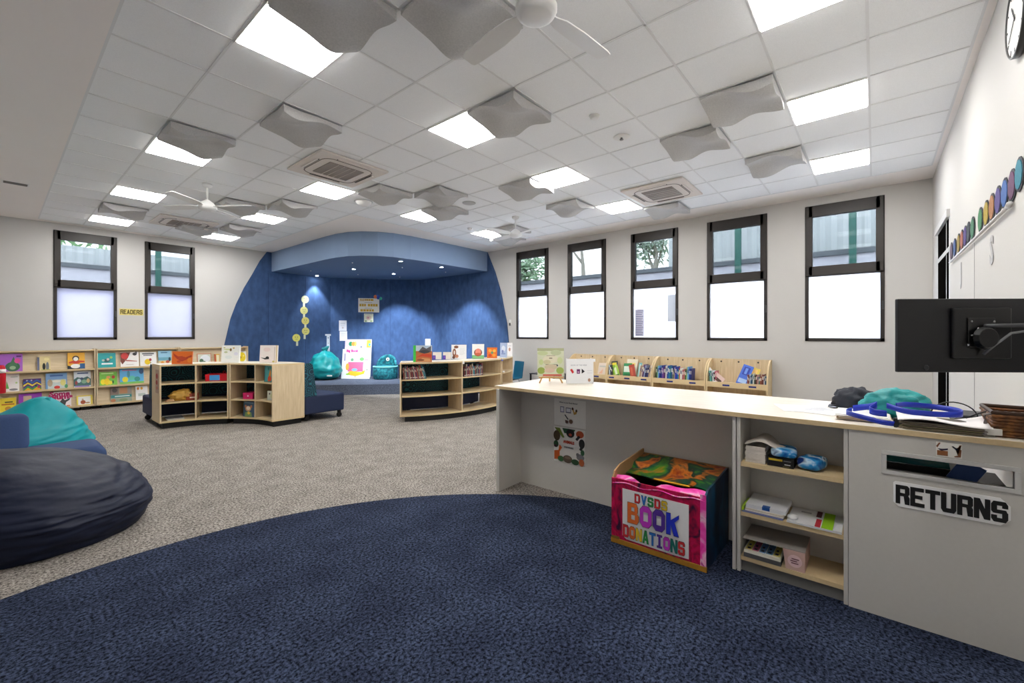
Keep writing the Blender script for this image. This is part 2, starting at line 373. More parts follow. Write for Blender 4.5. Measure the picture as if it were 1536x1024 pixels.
def window(n,axis,plane,a,b,film,ins):
    e=bpy.data.objects.new('window_%d'%n,None); COL.objects.link(e); struct(e)
    mid=(a+b)/2
    e.location=(plane,mid,WZ0) if axis=='x' else (mid,plane,WZ0)
    def bx(mb,u0,u1,z0,z1,d0,d1,mat):
        if axis=='x': mb.box((plane+d0,u0,z0),(plane+d1,u1,z1),mat)
        else: mb.box((u0,plane+d0,z0),(u1,plane+d1,z1),mat)
    t=.05; zm=2.40; zm2=2.52
    mb=MB()
    bx(mb,a,a+t,WZ0,WZ1,-.012,.12,FRAME); bx(mb,b-t,b,WZ0,WZ1,-.012,.12,FRAME)
    bx(mb,a,b,WZ0,WZ0+t,-.012,.12,FRAME); bx(mb,a,b,WZ1-.1,WZ1,-.012,.12,FRAME); bx(mb,a,b,zm,zm2-.04,-.012,.12,FRAME)
    mb.build('window_frame',e,bevel=.003)
    mb=MB(); s=.05
    bx(mb,a+.01,a+t+s,zm+.02,WZ1-.01,-.03,.05,FRAME); bx(mb,b-t-s,b-.01,zm+.02,WZ1-.01,-.03,.05,FRAME)
    bx(mb,a+t,b-t,zm+.02,zm2+.04,-.03,.05,FRAME); bx(mb,a+t,b-t,WZ1-.18,WZ1-.01,-.03,.05,FRAME)
    mb.build('window_sash',e,bevel=.003)
    mb=MB(); bx(mb,a+t+s-.01,b-t-s+.01,zm2,WZ1-.17,.02,.026,GLASS); mb.build('tinted_pane',e)
    mb=MB(); bx(mb,a+t-.01,b-t+.01,WZ0+t-.01,zm+.01,.04,.046,film); mb.build('frosted_pane',e)
    mb=MB(); u=a+.02 if axis=='x' else b-.02
    bx(mb,u-.012,u+.012,1.86,1.98,-.035,-.012,M((60,60,62),.4)); mb.build('window_winder',e)
    return e
n=1
for a,b in RW: window(n,'x',XR,a,b,FROSTR,0); n+=1
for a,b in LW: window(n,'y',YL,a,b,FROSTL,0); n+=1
# dark glazed door in the near wall
e=bpy.data.objects.new('door_1',None); COL.objects.link(e); struct(e); e.location=(7.1,YR,0)
mb=MB(); SILV=M((205,204,202),.4,.03)
mb.box((6.52,YR-.1,0),(6.60,YR+.004,2.82),SILV); mb.box((7.66,YR-.1,0),(7.72,YR+.004,2.82),SILV); mb.box((6.52,YR-.1,2.74),(7.74,YR+.03,2.82),SILV)
mb.box((6.6,YR-.08,2.38),(7.68,YR+.006,2.43),SILV); mb.box((6.80,YR-.08,0),(6.83,YR+.005,2.74),SILV)
mb.build('door_frame',e)
mb=MB(); DG=M((14,13,12),.95,.1,spec=.0,name='dark_door_glass'); mb.box((6.6,YR-.06,0),(7.66,YR+.003,2.74),DG); mb.build('door_panel',e)
# ---------------------------------------------------------------- stage alcove
ARL=[(4.60,CE),(4.43,3.40),(4.254,3.035),(4.062,2.667),(3.883,2.246),(3.762,1.876),(3.687,1.513),(3.631,1.241),(3.59,.8),(3.57,0)]
ARR=[(7.83,CE),(7.551,3.10),(7.353,2.583),(7.27,2.25),(7.148,1.767),(7.097,1.317),(7.05,.8),(7.03,0)]
mb=MB()
rot=Matrix(((1,0,0,0),(0,0,1,0),(0,1,0,0),(0,0,0,1)))   # (x,y,z)->(x,z,y)
mb.prism([p for p in ARL]+[(6.36,0),(6.36,CE)],YL-.03,YL-.001,FELT,M4=rot)
struct(mb.build('wall_stage_left'))
mb=MB()
rot2=Matrix(((0,0,1,0),(1,0,0,0),(0,1,0,0),(0,0,0,1)))   # (x,y,z)->(z,x,y)
mb.prism([p for p in ARR]+[(10.66,0),(10.66,CE)],XR-.03,XR-.001,FELT,M4=rot2)
struct(mb.build('wall_stage_right'))
DA=Vector((6.33,YL-.03,0)); DB=Vector((XR-.03,10.64,0)); DN=Vector((DB.y-DA.y,-(DB.x-DA.x),0)).normalized()
if DN.dot(O-DA)<0: DN=-DN
mb=MB(); q=[DA,DB,DB-DN*.05,DA-DN*.05]; mb.prism([(p.x,p.y) for p in q],0,CE,FELT); struct(mb.build('wall_stage_back'))
# seams of the felt panels
FS=0.25
mb=MB(); SEAM=M((24,44,84),.9,.05)
for k in (.33,.66):
    p=DA.lerp(DB,k); mb.box((-.003,-.002,FS),(.003,.002,3.1),SEAM,Matrix.Translation(p+DN*.001)@Matrix.Rotation(math.atan2(DN.y,DN.x)+PI/2,4,'Z'))
for x in (4.63,5.6): mb.box((x-.003,YL-.033,FS),(x+.003,YL-.029,3.1),SEAM)
struct(mb.build('trim_4'))
# stage platform
sf=[(3.62,YL-.02),(4.5,10.98),(5.45,10.06),(6.5,9.085),(7.5,8.05),(XR-.02,7.1)]
mb=MB(); mb.prism(sf+[(XR-.02,10.66),(6.33,YL-.02)],.002,FS,STAGEC); o=struct(mb.build('floor_stage')); 
# bulkhead
fl=[(4.71,YL-.02),(4.71,10.6),(4.71,9.35),(4.73,8.93),(4.81,8.55),(4.97,8.27),(5.2,8.05),(5.5,7.91),(5.9,7.845),(6.4,7.83),(XR-.02,7.82)]
SZ=3.145
mb=MB(); k=MB
inn=[(p[0],p[1]) for p in fl]
mb.prism(inn+[(XR-.02,10.63),(6.34,YL-.02)],SZ,CE+.01,FASC)
o=mb.build('ceiling_bulkhead')
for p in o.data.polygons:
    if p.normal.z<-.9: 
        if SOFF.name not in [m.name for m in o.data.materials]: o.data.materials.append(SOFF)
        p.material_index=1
struct(o)
# ================================================================== CEILING FITTINGS
LIT=EM((1,.985,.96),11.5,'light_diffuser')
def cell(i,j): return (X0+(i+.5)*T,Y0+(j+.5)*T)
lp=None
where={1:'leftmost',4:'second',7:'third',10:'fourth'}
rows={-7:'nearest the camera',-1:'in the second row from the camera',4:'in the third row from the camera',8:'in the row before the last',12:'in the last row by the left windows'}
for i in (1,4,7,10):
    for j in (-6,-1,4,8,12):
        if i>6 and j>6: continue
        if i==1 and j==-6: pass
        x,y=cell(i,j); 
        lab={(-6):'square ceiling light in the row along the near wall',-1:'square ceiling light in the second row from the near wall',4:'square ceiling light in the middle row',8:'square ceiling light in the fourth row',12:'square ceiling light in the row by the left windows'}[j]
        lab+=', '+{1:'nearest the plaster strip',4:'second from the plaster strip',7:'third from the plaster strip',10:'by the long window wall'}[i]
        if lp is None:
            lp=thing('ceiling_light',lab,'ceiling light',(x,y,CE),0,'square ceiling light panels')
            mb=MB(); h=.293
            for (a,b,c,d) in ((-h,h,-h,-h+.014),(-h,h,h-.014,h),(-h,-h+.014,-h,h),(h-.014,h,-h,h)): mb.box((x+a,y+c,CE-.008),(x+b,y+d,CE+.003),WHITE)
            mb.build('frame',lp)
            mb=MB(); mb.box((x-h+.012,y-h+.012,CE-.014),(x+h-.012,y+h-.012,CE+.002),LIT); mb.build('diffuser',lp)
        else: copy_thing(lp,(x,y,CE),0,lab)
# wavy acoustic baffles
BAFF=ramp_mat('grey_baffle_felt',[(.3,(188,187,185)),(.7,(204,202,200))],scale=90,detail=3,rough=.95)
def bd(u,v):
    e=min(u,1-u,v,1-v)
    return max(.004,.045+.034*math.sin(2*PI*u+.6)*math.cos(PI*v)+.030*math.sin(2*PI*v+PI*u)+.016*math.sin(3*PI*u*v))
bf=None
BC=[(1,-2,'beside the big light at the top left'),(2,-3,'next to the nearest ceiling fan'),(4,-2,'behind the second light of the second row'),(1,3,'before the leftmost middle light'),(2,1,'between the top left light and the left air conditioner'),(1,10,'before the light by the left windows'),(3,7,'beside the left ceiling fan'),(3,11,'beside the far left air conditioner'),(4,6,'right of the left ceiling fan'),(4,10,'before the second light by the left windows'),(5,3,'right of the left air conditioner'),(6,2,'left of the round speaker'),(7,3,'before the middle light nearest the alcove'),(7,0,'beyond the third light of the second row'),(9,0,'between the third and fourth lights of the second row'),(6,-5,'before the nearest right hand light'),(7,-4,'right of the smoke detectors'),(9,-5,'before the right hand light by the windows'),(11,-2,'behind the right air conditioner'),(10,3,'above the far ceiling fan'),(11,4,'beyond the far ceiling fan')]
for n,(i,j,w) in enumerate(BC):
    x,y=cell(i,j); lab='wavy grey acoustic ceiling baffle '+w
    rz=(0,0,PI)[n%3] if n>2 else 0
    if bf is None:
        mb=MB(); N=25; h=.29
        top=CE-.002
        def fn(u,v): return Vector((x-h+2*h*u,y-h+2*h*v,top-bd(u,v)-.012))
        mb.grid(lambda u,v: fn(u,1-v),N,N,BAFF)
        for sd in range(4):
            pts=[]
            for k in range(N):
                t=k/(N-1); u,v=((t,0),(1,t),(1-t,1),(0,1-t))[sd]; p=fn(u,v); pts.append((p,Vector((p.x,p.y,top-max(.0,bd(u,v)*.15)))))
            vs=[a for a,b in pts]+[b for a,b in pts]
            mb.add(vs,[(k,k+1,N+k+1,N+k) for k in range(N-1)],BAFF)
        bf=mb.build('acoustic_baffle',smooth=False,origin=(x,y,CE))
        for p in bf.data.polygons: p.use_smooth=abs(p.normal.z)>.5
        tag(bf,lab,'acoustic panel','wavy grey ceiling baffles')
    else: copy_thing(bf,(x,y,CE),rz,lab)
# cassette air conditioners
ACW=M((228,218,208),.5,.02,name='cream_plastic'); ACG=ramp_mat('ac_grille',[(.45,(120,112,106)),(.55,(172,163,155))],scale=1,detail=0)
ac=None
for (cx,cy,rz,w) in ((X0+3.95*T,Y0+2.95*T,0,'between the left lights'),(X0+3.05*T,Y0+11.05*T,0,'near the left windows'),(X0+9.97*T,Y0-1.93*T,0,'near the long window wall')):
    lab='cream ceiling cassette air conditioner '+w
    if ac: copy_thing(ac,(cx,cy,CE),rz,lab); continue
    ac=thing('air_conditioner',lab,'air conditioner',(cx,cy,CE),0,'ceiling cassette air conditioners')
    h=.46
    mb=MB(); mb.box((cx-h,cy-h,CE-.03),(cx+h,cy+h,CE-.001),ACW); mb.build('panel',ac,bevel=.012)
    mb=MB(); DK=M((40,34,30),.6,.1)
    # four outlet slots with rounded ring
    pts=[]
    R=.335; rc=.12
    for (sx,sy,a0) in ((1,1,0),(-1,1,90),(-1,-1,180),(1,-1,270)):
        for k in range(7):
            a=math.radians(a0+k*15); pts.append((cx+sx*(R-rc)+rc*math.cos(a),cy+sy*(R-rc)+rc*math.sin(a),CE-.031))
    mb.tube(pts,.007,M((120,106,96),.6),n=6,closed=True,flat=.5); mb.build('slot_ring',ac)
    for k in range(4):
        mb=MB(); rotm=Matrix.Translation((cx,cy,0))@Matrix.Rotation(k*PI/2,4,'Z')
        mb.box((.35,-.21,CE-.034),(.368,.21,CE-.03),DK,rotm); mb.box((.366,-.2,CE-.04),(.395,.2,CE-.03),ACW,rotm); mb.build('louvre',ac,bevel=.002)
    mb=MB(); GR=M((168,158,150),.6,.04)
    mb.box((cx-.23,cy-.23,CE-.037),(cx+.23,cy+.23,CE-.03),M((150,140,132),.7,.05))
    for k in range(24): mb.box((cx-.23,cy-.23+k*.0195,CE-.041),(cx+.23,cy-.222+k*.0195,CE-.036),GR)
    for k in range(4): mb.box((cx-.115+k*.0767-.003,cy-.23,CE-.043),(cx-.115+k*.0767+.003,cy+.23,CE-.036),ACW)
    mb.build('intake_grille',ac)
# fans
FANW=M((240,239,236),.4,.02,name='fan_white')
fan=None
for (cx,cy,a0,w) in ((1.97,1.47,-8,'above the blue carpet near the camera'),(1.98,7.4,35,'near the left air conditioner'),(6.17,5.08,-10,'in front of the alcove'),):
    lab='white four bladed ceiling fan '+w
    if fan: copy_thing(fan,(cx,cy,CE),math.radians(a0+8),lab); continue
    fan=thing('ceiling_fan',lab,'ceiling fan',(cx,cy,CE),0,'white ceiling fans')
    mb=MB(); mb.lathe([(.065,0),(.06,-.03),(.03,-.055)][::-1],(cx,cy,CE-.001),FANW); mb.build('canopy',fan,smooth=True)
    mb=MB(); mb.tube([(cx,cy,CE-.04),(cx,cy,CE-.25)],.013,FANW,n=12); mb.build('downrod',fan,smooth=True)
    mb=MB(); mb.lathe([(.02,-.385),(.08,-.38),(.108,-.365),(.118,-.345),(.118,-.325),(.108,-.31),(.08,-.27),(.04,-.24),(.018,-.225)],(cx,cy,CE),FANW,n=32); mb.build('motor_housing',fan,smooth=True)
    for k in range(4):
        a=math.radians(-8+k*90); mb=MB()
        R4=Matrix.Translation((cx,cy,CE-.325))@Matrix.Rotation(a,4,'Z')@Matrix.Rotation(math.radians(11),4,'X')
        prof=[(.09,-.03,.03),(.14,-.035,.035),(.2,-.06,.055),(.35,-.07,.065),(.6,-.06,.062),(.64,-.05,.055),(.65,-.03,.04)]
        poly=[(r,a_) for r,a_,b_ in prof]+[(r,b_) for r,a_,b_ in prof[::-1]]
        mb.prism(poly,-.004,.004,FANW,M4=R4); mb.build('blade',fan,bevel=.002)
# small ceiling devices
def disc(name,lab,cat,cx,cy,prof,mat):
    mb=MB(); mb.lathe(prof,(cx,cy,CE),mat,n=24); return tag(mb.build(name,smooth=True,origin=(cx,cy,CE)),lab,cat)
x,y=cell(5,-3); disc('smoke_detector','small round white detector on the ceiling left of a ring shaped one','detector',x,y,[(.03,-.03),(.04,-.024),(.05,-.004),(.055,-.001)],M((228,227,224),.6))
x,y=cell(6,-3); t=thing('sprinkler_head','white ring shaped sprinkler head in a ceiling tile','sprinkler',(x,y,CE))
mb=MB(); mb.lathe([(.08,-.008),(.088,-.003),(.09,-.001)],(x,y,CE),WHITE); mb.build('rosette',t,smooth=True)
mb=MB(); mb.lathe([(.02,-.032),(.022,-.025),(.012,-.02),(.012,-.006)],(x,y,CE),M((150,148,146),.3,.05,metal=.6)); mb.build('nozzle',t,smooth=True)
x,y=cell(7,2); disc('ceiling_speaker','round pale grey speaker flush in the ceiling tile','speaker',x,y,[(.10,-.008),(.108,-.005),(.11,-.001)],M((196,196,194),.6,.1,200))
x,y=X0+5.56*T,Y0+4.6*T; t=thing('wifi_dome','white dome shaped access point on the ceiling before the alcove','access point',(x,y,CE))
mb=MB(); mb.lathe([(.02,-.075),(.06,-.07),(.10,-.05),(.125,-.02),(.13,-.001)],(x,y,CE),WHITE); mb.build('dome',t,smooth=True)
mb=MB(); mb.lathe([(.14,-.012),(.15,-.006),(.15,-.001)],(x,y,CE),M((210,210,208),.5)); mb.build('base_ring',t,smooth=True)
x,y=cell(9,4); disc('heat_detector','tiny white detector on the tile before the far ceiling fan','detector',x,y,[(.02,-.04),(.045,-.03),(.05,-.001)],WHITE)
t=thing('ceiling_vent','small grey slotted vent in the plaster ceiling at the left edge','vent',(.2,9.45,CE))
mb=MB(); mb.box((.07,9.37,CE-.008),(.33,9.53,CE),WHITE); mb.build('frame',t)
mb=MB()
for k in range(6): mb.box((.085,9.385+k*.023,CE-.011),(.315,9.397+k*.023,CE-.007),M((120,114,110),.6))
mb.build('slats',t)
# alcove downlights (recessed lamps shining on the felt)
DL=EM((.92,.96,1),60,'downlight_lens')
dl=None
for n,(px,py,w) in enumerate(((475.5,413.2,'leftmost'),(530.6,403.3,'second from the left'),(590.5,410.5,'middle rear'),(601,391.5,'brightest central'),(662.5,400.4,'rightmost'))):
    p=zp(px,py,SZ); loc=(p.x,p.y,SZ); lab='round recessed downlight in the blue alcove soffit, '+w
    if dl is None:
        dl=thing('downlight',lab,'downlight',loc,0,'alcove downlights')
        mb=MB(); mb.lathe([(.035,-.006),(.05,-.006),(.055,-.001)],loc,WHITE); mb.build('trim_ring',dl,smooth=True)
        mb=MB(); mb.lathe([(.012,-.012),(.034,-.009),(.034,-.004)],loc,DL); mb.build('lens',dl)
    else: copy_thing(dl,loc,0,lab)
    L=bpy.data.lights.new('downlight_beam','SPOT'); L.energy=(60,130,160,170,140)[n]; L.spot_size=math.radians(72); L.spot_blend=.55; L.shadow_soft_size=.03; L.color=(.82,.9,1)
    lo=bpy.data.objects.new('downlight_beam',L); COL.objects.link(lo); lo.location=(p.x,p.y,SZ-.03)
    # tilt each gimbal slightly toward the wall behind it
    tgt=Vector((p.x,p.y,0))+Vector(((.1,.1,0),(.9,1.1,0),(1.1,1.1,0),(1.9,1.5,0),(1.6,.3,0))[n]); lo.rotation_euler=(tgt-Vector((p.x,p.y,SZ))).to_track_quat('-Z','Y').to_euler()
dt=None
for n,(px,py) in enumerate(((466.3,405.6),(528.6,393.5),(536.8,411.2),(603.4,400.7),(599.6,415),(668.4,407.6))):
    p=zp(px,py,SZ)
    lab='tiny white fixing point on the alcove soffit, '+('left end','second','beside the second downlight','behind the central downlight','rearmost','right end')[n]
    if dt is None:
        mb=MB(); mb.lathe([(.008,-.02),(.014,-.014),(.014,-.001)],(p.x,p.y,SZ),WHITE,n=12); dt=tag(mb.build('soffit_stud',smooth=True,origin=(p.x,p.y,SZ)),lab,'stud','soffit studs')
    else: copy_thing(dt,(p.x,p.y,SZ),0,lab)
# ================================================================== CURVED BOOKCASES AND SOFAS
def arc(c,r,a0,a1,n=14): return [(c[0]+r*math.cos(math.radians(a0+(a1-a0)*k/n)),c[1]+r*math.sin(math.radians(a0+(a1-a0)*k/n))) for k in range(n+1)]
def pol(c,r,a,z=0): return Vector((c[0]+r*math.cos(math.radians(a)),c[1]+r*math.sin(math.radians(a)),z))
PL=M((18,17,18),.7,.1,name='black_plinth')
ZT=1.01
def radial_panel(mb,c,r0,r1,a,t,z0,z1,mat,side=1):
    d=pol((0,0),1,a); nn=Vector((-d.y,d.x,0))*t*side; p=pol(c,r0,a);q=pol(c,r1,a)
    mb.prism([(p.x,p.y),(q.x,q.y),(q.x+nn.x,q.y+nn.y),(p.x+nn.x,p.y+nn.y)],z0,z1,mat)
def bookcase(lab,c,r0,r1,a0,a1,div,shelves,open_in=True,grp=None):
    m=pol(c,(r0+r1)/2,(a0+a1)/2)
    t=thing('curved_bookcase',lab,'bookcase',(m.x,m.y,0),0,grp)
    mb=MB(); mb.strip(arc(c,r0+.04,a0+2,a1-2),arc(c,r1-.03,a0+2,a1-2),.0,.09,PL); mb.build('plinth',t)
    mb=MB(); mb.strip(arc(c,r0-.005,a0,a1),arc(c,r1,a0,a1),ZT-.028,ZT,PLYEDGE,TOPL); mb.build('top_panel',t,bevel=.002)
    mb=MB(); mb.strip(arc(c,r0,a0,a1),arc(c,r1,a0,a1),.09,.118,PLYEDGE,PLY); mb.build('bottom_panel',t,bevel=.002)
    for a,s in ((a0,1),(a1,-1)):
        mb=MB(); radial_panel(mb,c,r0,r1,a,.022,.118,ZT-.028,PLYV,s); mb.build('side_panel',t,bevel=.001)
    for a in div:
        mb=MB(); radial_panel(mb,c,r0+.003,r1,a-.3,.022,.118,ZT-.028,PLYV,1); mb.build('divider',t)
    for z in shelves:
        mb=MB(); g=math.degrees(.024/r0); mb.strip(arc(c,r0+.002 if open_in else r0,a0+g,a1-g),arc(c,r1-.002,a0+g,a1-g),z-.022,z,PLYEDGE,PLY); mb.build('shelf',t,bevel=.001)
    return t
C1=(1.66,7.37); R1a,R1b=1.19,1.70
bookcase('birch curved bookcase with red basket and golden bag, left half of the curved pair',C1,R1a,R1b,45.4,90,[67.7],[.41,.71],True,'curved bookcases left of the alcove')
bookcase('birch curved bookcase with magenta box and giraffe book, right half of the pair',C1,R1a,R1b,0,44.8,[22.5],[.41,.71],True,'curved bookcases left of the alcove')
C2=(5.89,8.06)
bookcase('birch curved bookcase with two rows of upright books, right of the alcove opening',C2,1.93,2.42,-128,-75.3,[-101.5],[.44,.72],False,'curved bookcases right of the alcove')
bookcase('narrow birch curved bookcase without books, beside the teal chair',C2,1.93,2.42,-74.7,-52,[],[.44,.72],False,'curved bookcases right of the alcove')
def sofa(lab,c,rb,rf,a0,a1,backmat,seatmat,grp):
    # rb: radius at the bookcase side, rf: radius of the seat front
    s=1 if rf>rb else -1; m=pol(c,(rb+rf)/2,(a0+a1)/2)
    t=thing('curved_sofa',lab,'sofa',(m.x,m.y,0),0,grp)
    A=sorted((rb+s*.012,rf)); mb=MB(); mb.strip(arc(c,A[0],a0,a1),arc(c,A[1],a0,a1),.125,.44,seatmat); mb.build('seat',t,bevel=.03,seg=4)
    mb=MB(); N=16; vs=[]
    prof=[(rb+s*.012,.44),(rb+s*.012,.97),(rb+s*.04,.99),(rb+s*.10,.985),(rb+s*.13,.96),(rb+s*.20,.46),(rb+s*.20,.44)]
    K=len(prof)
    for k in range(N+1):
        a=a0+(a1-a0)*k/N
        for r,z in prof: vs.append(pol(c,r,a,z))
    fs=[(k*K+i,k*K+i+1,(k+1)*K+i+1,(k+1)*K+i) for k in range(N) for i in range(K-1)]
    fs+= [(k*K+K-1,k*K,(k+1)*K,(k+1)*K+K-1) for k in range(N)]
    fs+= [tuple(range(K)),tuple(N*K+i for i in range(K))[::-1]]
    mb.add(vs,fs,backmat); mb.build('backrest',t,bevel=.01)
    for (r,a) in ((rf-s*.07,a0+1.6),(rf-s*.07,a1-1.6),(rb+s*.1,a0+4),(rb+s*.1,a1-4)):
        p=pol(c,r,a); mb=MB(); mb.lathe([(.012,-.026),(.040,-.020),(.046,0),(.040,.020),(.012,.026)],(p.x,p.y,.047),PL,n=14,axis=Matrix.Rotation(PI/2,3,'X'))
        mb.box((p.x-.02,p.y-.03,.07),(p.x+.02,p.y+.03,.125),PL); mb.build('castor',t)
sofa('navy curved sofa section with dark teal patterned back, left end behind the bookcase',C1,R1b,2.42,45.5,90,SWIRL,NAVY,'curved sofas behind the left bookcases')
sofa('navy curved sofa section with dark teal patterned back, right end facing the alcove',C1,R1b,2.42,0,44.5,SWIRL,NAVY,'curved sofas behind the left bookcases')
sofa('navy curved sofa hidden behind the bookcase holding two rows of books',C2,1.93,1.25,-128,-76,SWIRL,NAVY,'curved sofas behind the right bookcases')
# poster stuck on the left end panel of the left bookcase
p=pol(C1,1.3,90); t=MB(); x=C1[0]-.0015
# sits on the end panel facing the far left
mb=MB(); mb.box((x-.002,C1[1]+1.24,.56),(x,C1[1]+1.44,.93),M((190,160,140),.6,.2,30)); d=Dec(mb,(x-.002,C1[1]+1.44,.56),(0,-.2,0),(0,0,.37),(-1,0,0))
RED=(160,50,46); d.ell(.5,.72,.33,.12,RED); d.ell(.45,.45,.3,.1,RED); d.ell(.55,.22,.25,.07,(200,120,100)); tag(mb.build('poster'),'small faded red poster on the end panel of the left bookcase','poster')
# ------------------------------------------------------------------ display shelving, left wall
def display_unit(x0,x1,lab):
    t=thing('display_shelf',lab,'display shelf',((x0+x1)/2,12.1,0),0,'birch picture book display shelves on the left wall')
    for a in (x0,x1-.02):
        mb=MB(); mb.box((a,11.92,.07),(a+.02,YL-.04,1.20),PLYV); mb.build('side_panel',t,bevel=.001)
    mb=MB(); mb.box((x0+.02,11.97,1.16),(x1-.02,YL-.04,1.182),PLYEDGE); mb.build('top_panel',t)
    mb=MB(); mb.box((x0+.02,12.10,.10),(x1-.02,12.12,1.16),PLY); mb.build('back_panel',t)
    for z,zn in ((.80,1.16),(.44,.80),(.085,.44)):
        mb=MB(); mb.prism([(11.985,z),(11.995,z),(12.095,zn-.005),(12.08,zn-.005)],x0+.02,x1-.02,PLY,M4=Matrix(((0,0,1,0),(1,0,0,0),(0,1,0,0),(0,0,0,1)))); mb.build('sloping_board',t)
        mb=MB(); mb.box((x0+.02,11.93,z-.018),(x1-.02,12.09,z),PLYEDGE); mb.box((x0+.02,11.925,z-.018),(x1-.02,11.935,z+.018),PLYEDGE); mb.build('ledge',t,bevel=.001)
    for a in (x0+.08,x1-.2):
        mb=MB(); mb.box((a,11.96,.0),(a+.12,12.2,.07),PL); mb.build('castor_block',t)
display_unit(-.04,1.305,'birch display shelf unit on the left wall behind the teal bean bag')
display_unit(1.315,2.665,'birch display shelf unit under the second left window')
display_unit(2.675,4.05,'birch display shelf unit nearest the alcove on the left wall')
# ------------------------------------------------------------------ kinder bookcases, long window wall
yd=[1.31,2.26,3.22,4.17,5.12]
prof=[(8.32,.05),(7.95,.05),(7.95,.70),(7.965,.80),(8.01,.90),(8.08,.98),(8.17,1.04),(8.25,1.062),(8.32,1.062)]
ROTY=Matrix(((1,0,0,0),(0,0,1,0),(0,1,0,0),(0,0,0,1)))
BLUEL=M((30,44,120),.5)
wu=['nearest the grey counter end','second from the right, full of blue books','third from the right, holding green books','leftmost, half hidden by the white card']
for k in range(4):
    a,b=yd[k]+.004,yd[k+1]-.004
    t=thing('bin_bookcase','birch bookcase with rounded ends under the windows, '+wu[k],'bookcase',(8.13,(a+b)/2,0),0,'round ended bookcases along the window wall')
    for y in (a,b-.022):
        mb=MB(); mb.prism(prof,y,y+.022,PLYEDGE,M4=ROTY); mb.build('side_panel',t,bevel=.002)
    mb=MB(); mb.box((8.30,a+.022,.06),(8.32,b-.022,1.06),PLYV); mb.build('back_panel',t)
    mb=MB(); mb.box((7.97,a+.022,.60),(8.30,b-.022,.622),PLY); mb.box((7.955,a+.022,.585),(7.975,b-.022,.675),PLYEDGE); mb.build('book_bin',t,bevel=.001)
    for z in (.34,.08):
        mb=MB(); mb.box((7.97,a+.022,z-.02),(8.30,b-.022,z),PLY); mb.build('shelf',t)
    mb=MB(); mb.box((8.0,a+.03,0),(8.3,b-.03,.05),PL); mb.build('plinth',t)
    for j,y in enumerate((a+.22,a+.62) if k!=2 else (a+.16,a+.5,a+.83)):
        mb=MB(); mb.box((7.951,y-.055,.612),(7.955,y+.055,.64),BLUEL); mb.build('shelf_label',t)
    for y in (a+.2,a+.5,a+.78):
        mb=MB(); mb.lathe([(.012,0),(.015,.006)],(8.30,y,1.01),M((40,36,34),.5),n=10,axis=Matrix.Rotation(-PI/2,3,'Y')); mb.build('peg',t)
# ================================================================== COUNTER
CTX0,CTX1=2.985,3.93
mb=MB(); tp=[(2.985,-.605),(2.985,.69),(3.075,2.79),(3.98,2.84),(3.90,-.605)]
mb.prism(tp,.966,.995,PLYEDGE,cap=TOPW); tag(mb.build('worktop',bevel=.002),'long pale wooden worktop lying along the whole grey library counter','worktop')
t=thing('counter_kneehole','grey laminate open front section of the library counter with donation box','counter',(3.4,1.7,0))
mb=MB(); mb.prism([(3.06,2.72),(3.06,2.755),(3.9,2.79),(3.9,2.755)],0,.966,GREYP); mb.build('end_panel',t,bevel=.0015)
mb=MB(); mb.box((3.41,.692,0),(3.43,2.735,.966),GREYP); mb.build('back_panel',t)
mb=MB(); mb.box((3.0,.672,0),(3.86,.692,.966),GREYP); mb.build('side_panel',t,bevel=.0015)
t=thing('counter_shelf_unit','grey open shelf cabinet in the counter with three pale wooden shelves','cabinet',(3.2,.39,0))
for y in (.646,.112):
    mb=MB(); mb.box((3.0,y,0),(3.86,y+.02,.966),GREYP); mb.build('side_panel',t,bevel=.0015)
mb=MB(); mb.box((3.29,.132,.0),(3.31,.646,.966),GREYP); mb.build('back_panel',t)
for z in (.684,.375,.098):
    mb=MB(); mb.box((3.008,.132,z-.026),(3.29,.646,z),PLYEDGE); mb.build('shelf',t,bevel=.001)
mb=MB(); mb.box((3.03,.132,0),(3.05,.646,.072),M((120,118,114),.6)); mb.build('kick_plate',t)
t=thing('returns_cabinet','grey laminate counter cabinet with a wide book return slot','cabinet',(3.4,-.25,0))
mb=MB(); y0,y1,z0,z1=-.489,-.047,.776,.855
for a,b,c,d in ((-.6,.11,0,z0),(-.6,.11,z1,.966),(-.6,y0,z0,z1),(y1,.11,z0,z1)): mb.box((2.995,a,c),(3.013,b,d),GREYP)
mb.build('front_panel',t)
mb=MB(); mb.box((3.013,-.6,0),(3.86,-.58,.966),GREYP); mb.box((3.013,.09,0),(3.86,.11,.966),GREYP); mb.box((3.6,-.58,.0),(3.62,.09,.62),GREYP); mb.build('carcass',t)
AL=M((206,204,200),.4,.04,name='slot_trim_grey')
mb=MB(); f=.021
for a,b,c,d in ((y0-f,y1+f,z0-f,z0),(y0-f,y1+f,z1,z1+f),(y0-f,y0,z0,z1),(y1,y1+f,z0,z1)): mb.box((2.988,a,c),(3.02,b,d),AL)
mb.build('slot_frame',t,bevel=.002)
mb=MB(); mb.box((3.014,y0-.02,.70),(3.55,y1+.02,.715),BLACK); mb.build('slot_tray',t)
# things seen through the slot
TEALC=M((16,120,128),.7,.2,12,name='teal_cloth')
t=MB()
t.box((3.30,-.36,.716),(3.52,-.03,.752),M((12,12,14),.6)); tag(t.build('equipment_box'),'black box seen through the book return slot','box')
t=MB(); t.grid(lambda u,v:Vector((3.305+.18*v,-.04-.27*u,.762+.012*math.sin(u*7)*math.sin(v*3)+.04*v)),14,6,TEALC); tag(t.build('cloth_bag',smooth=True,solid=.008),'teal cloth glimpsed through the book return slot','bag')
t=MB(); t.box((-.004,-.05,0),(.004,.05,.12),M((60,90,150),.5),Matrix.Translation((3.2,-.33,.717))@Matrix.Rotation(.5,4,'X')); tag(t.build('folder'),'blue edged folder leaning inside the book return slot','folder')
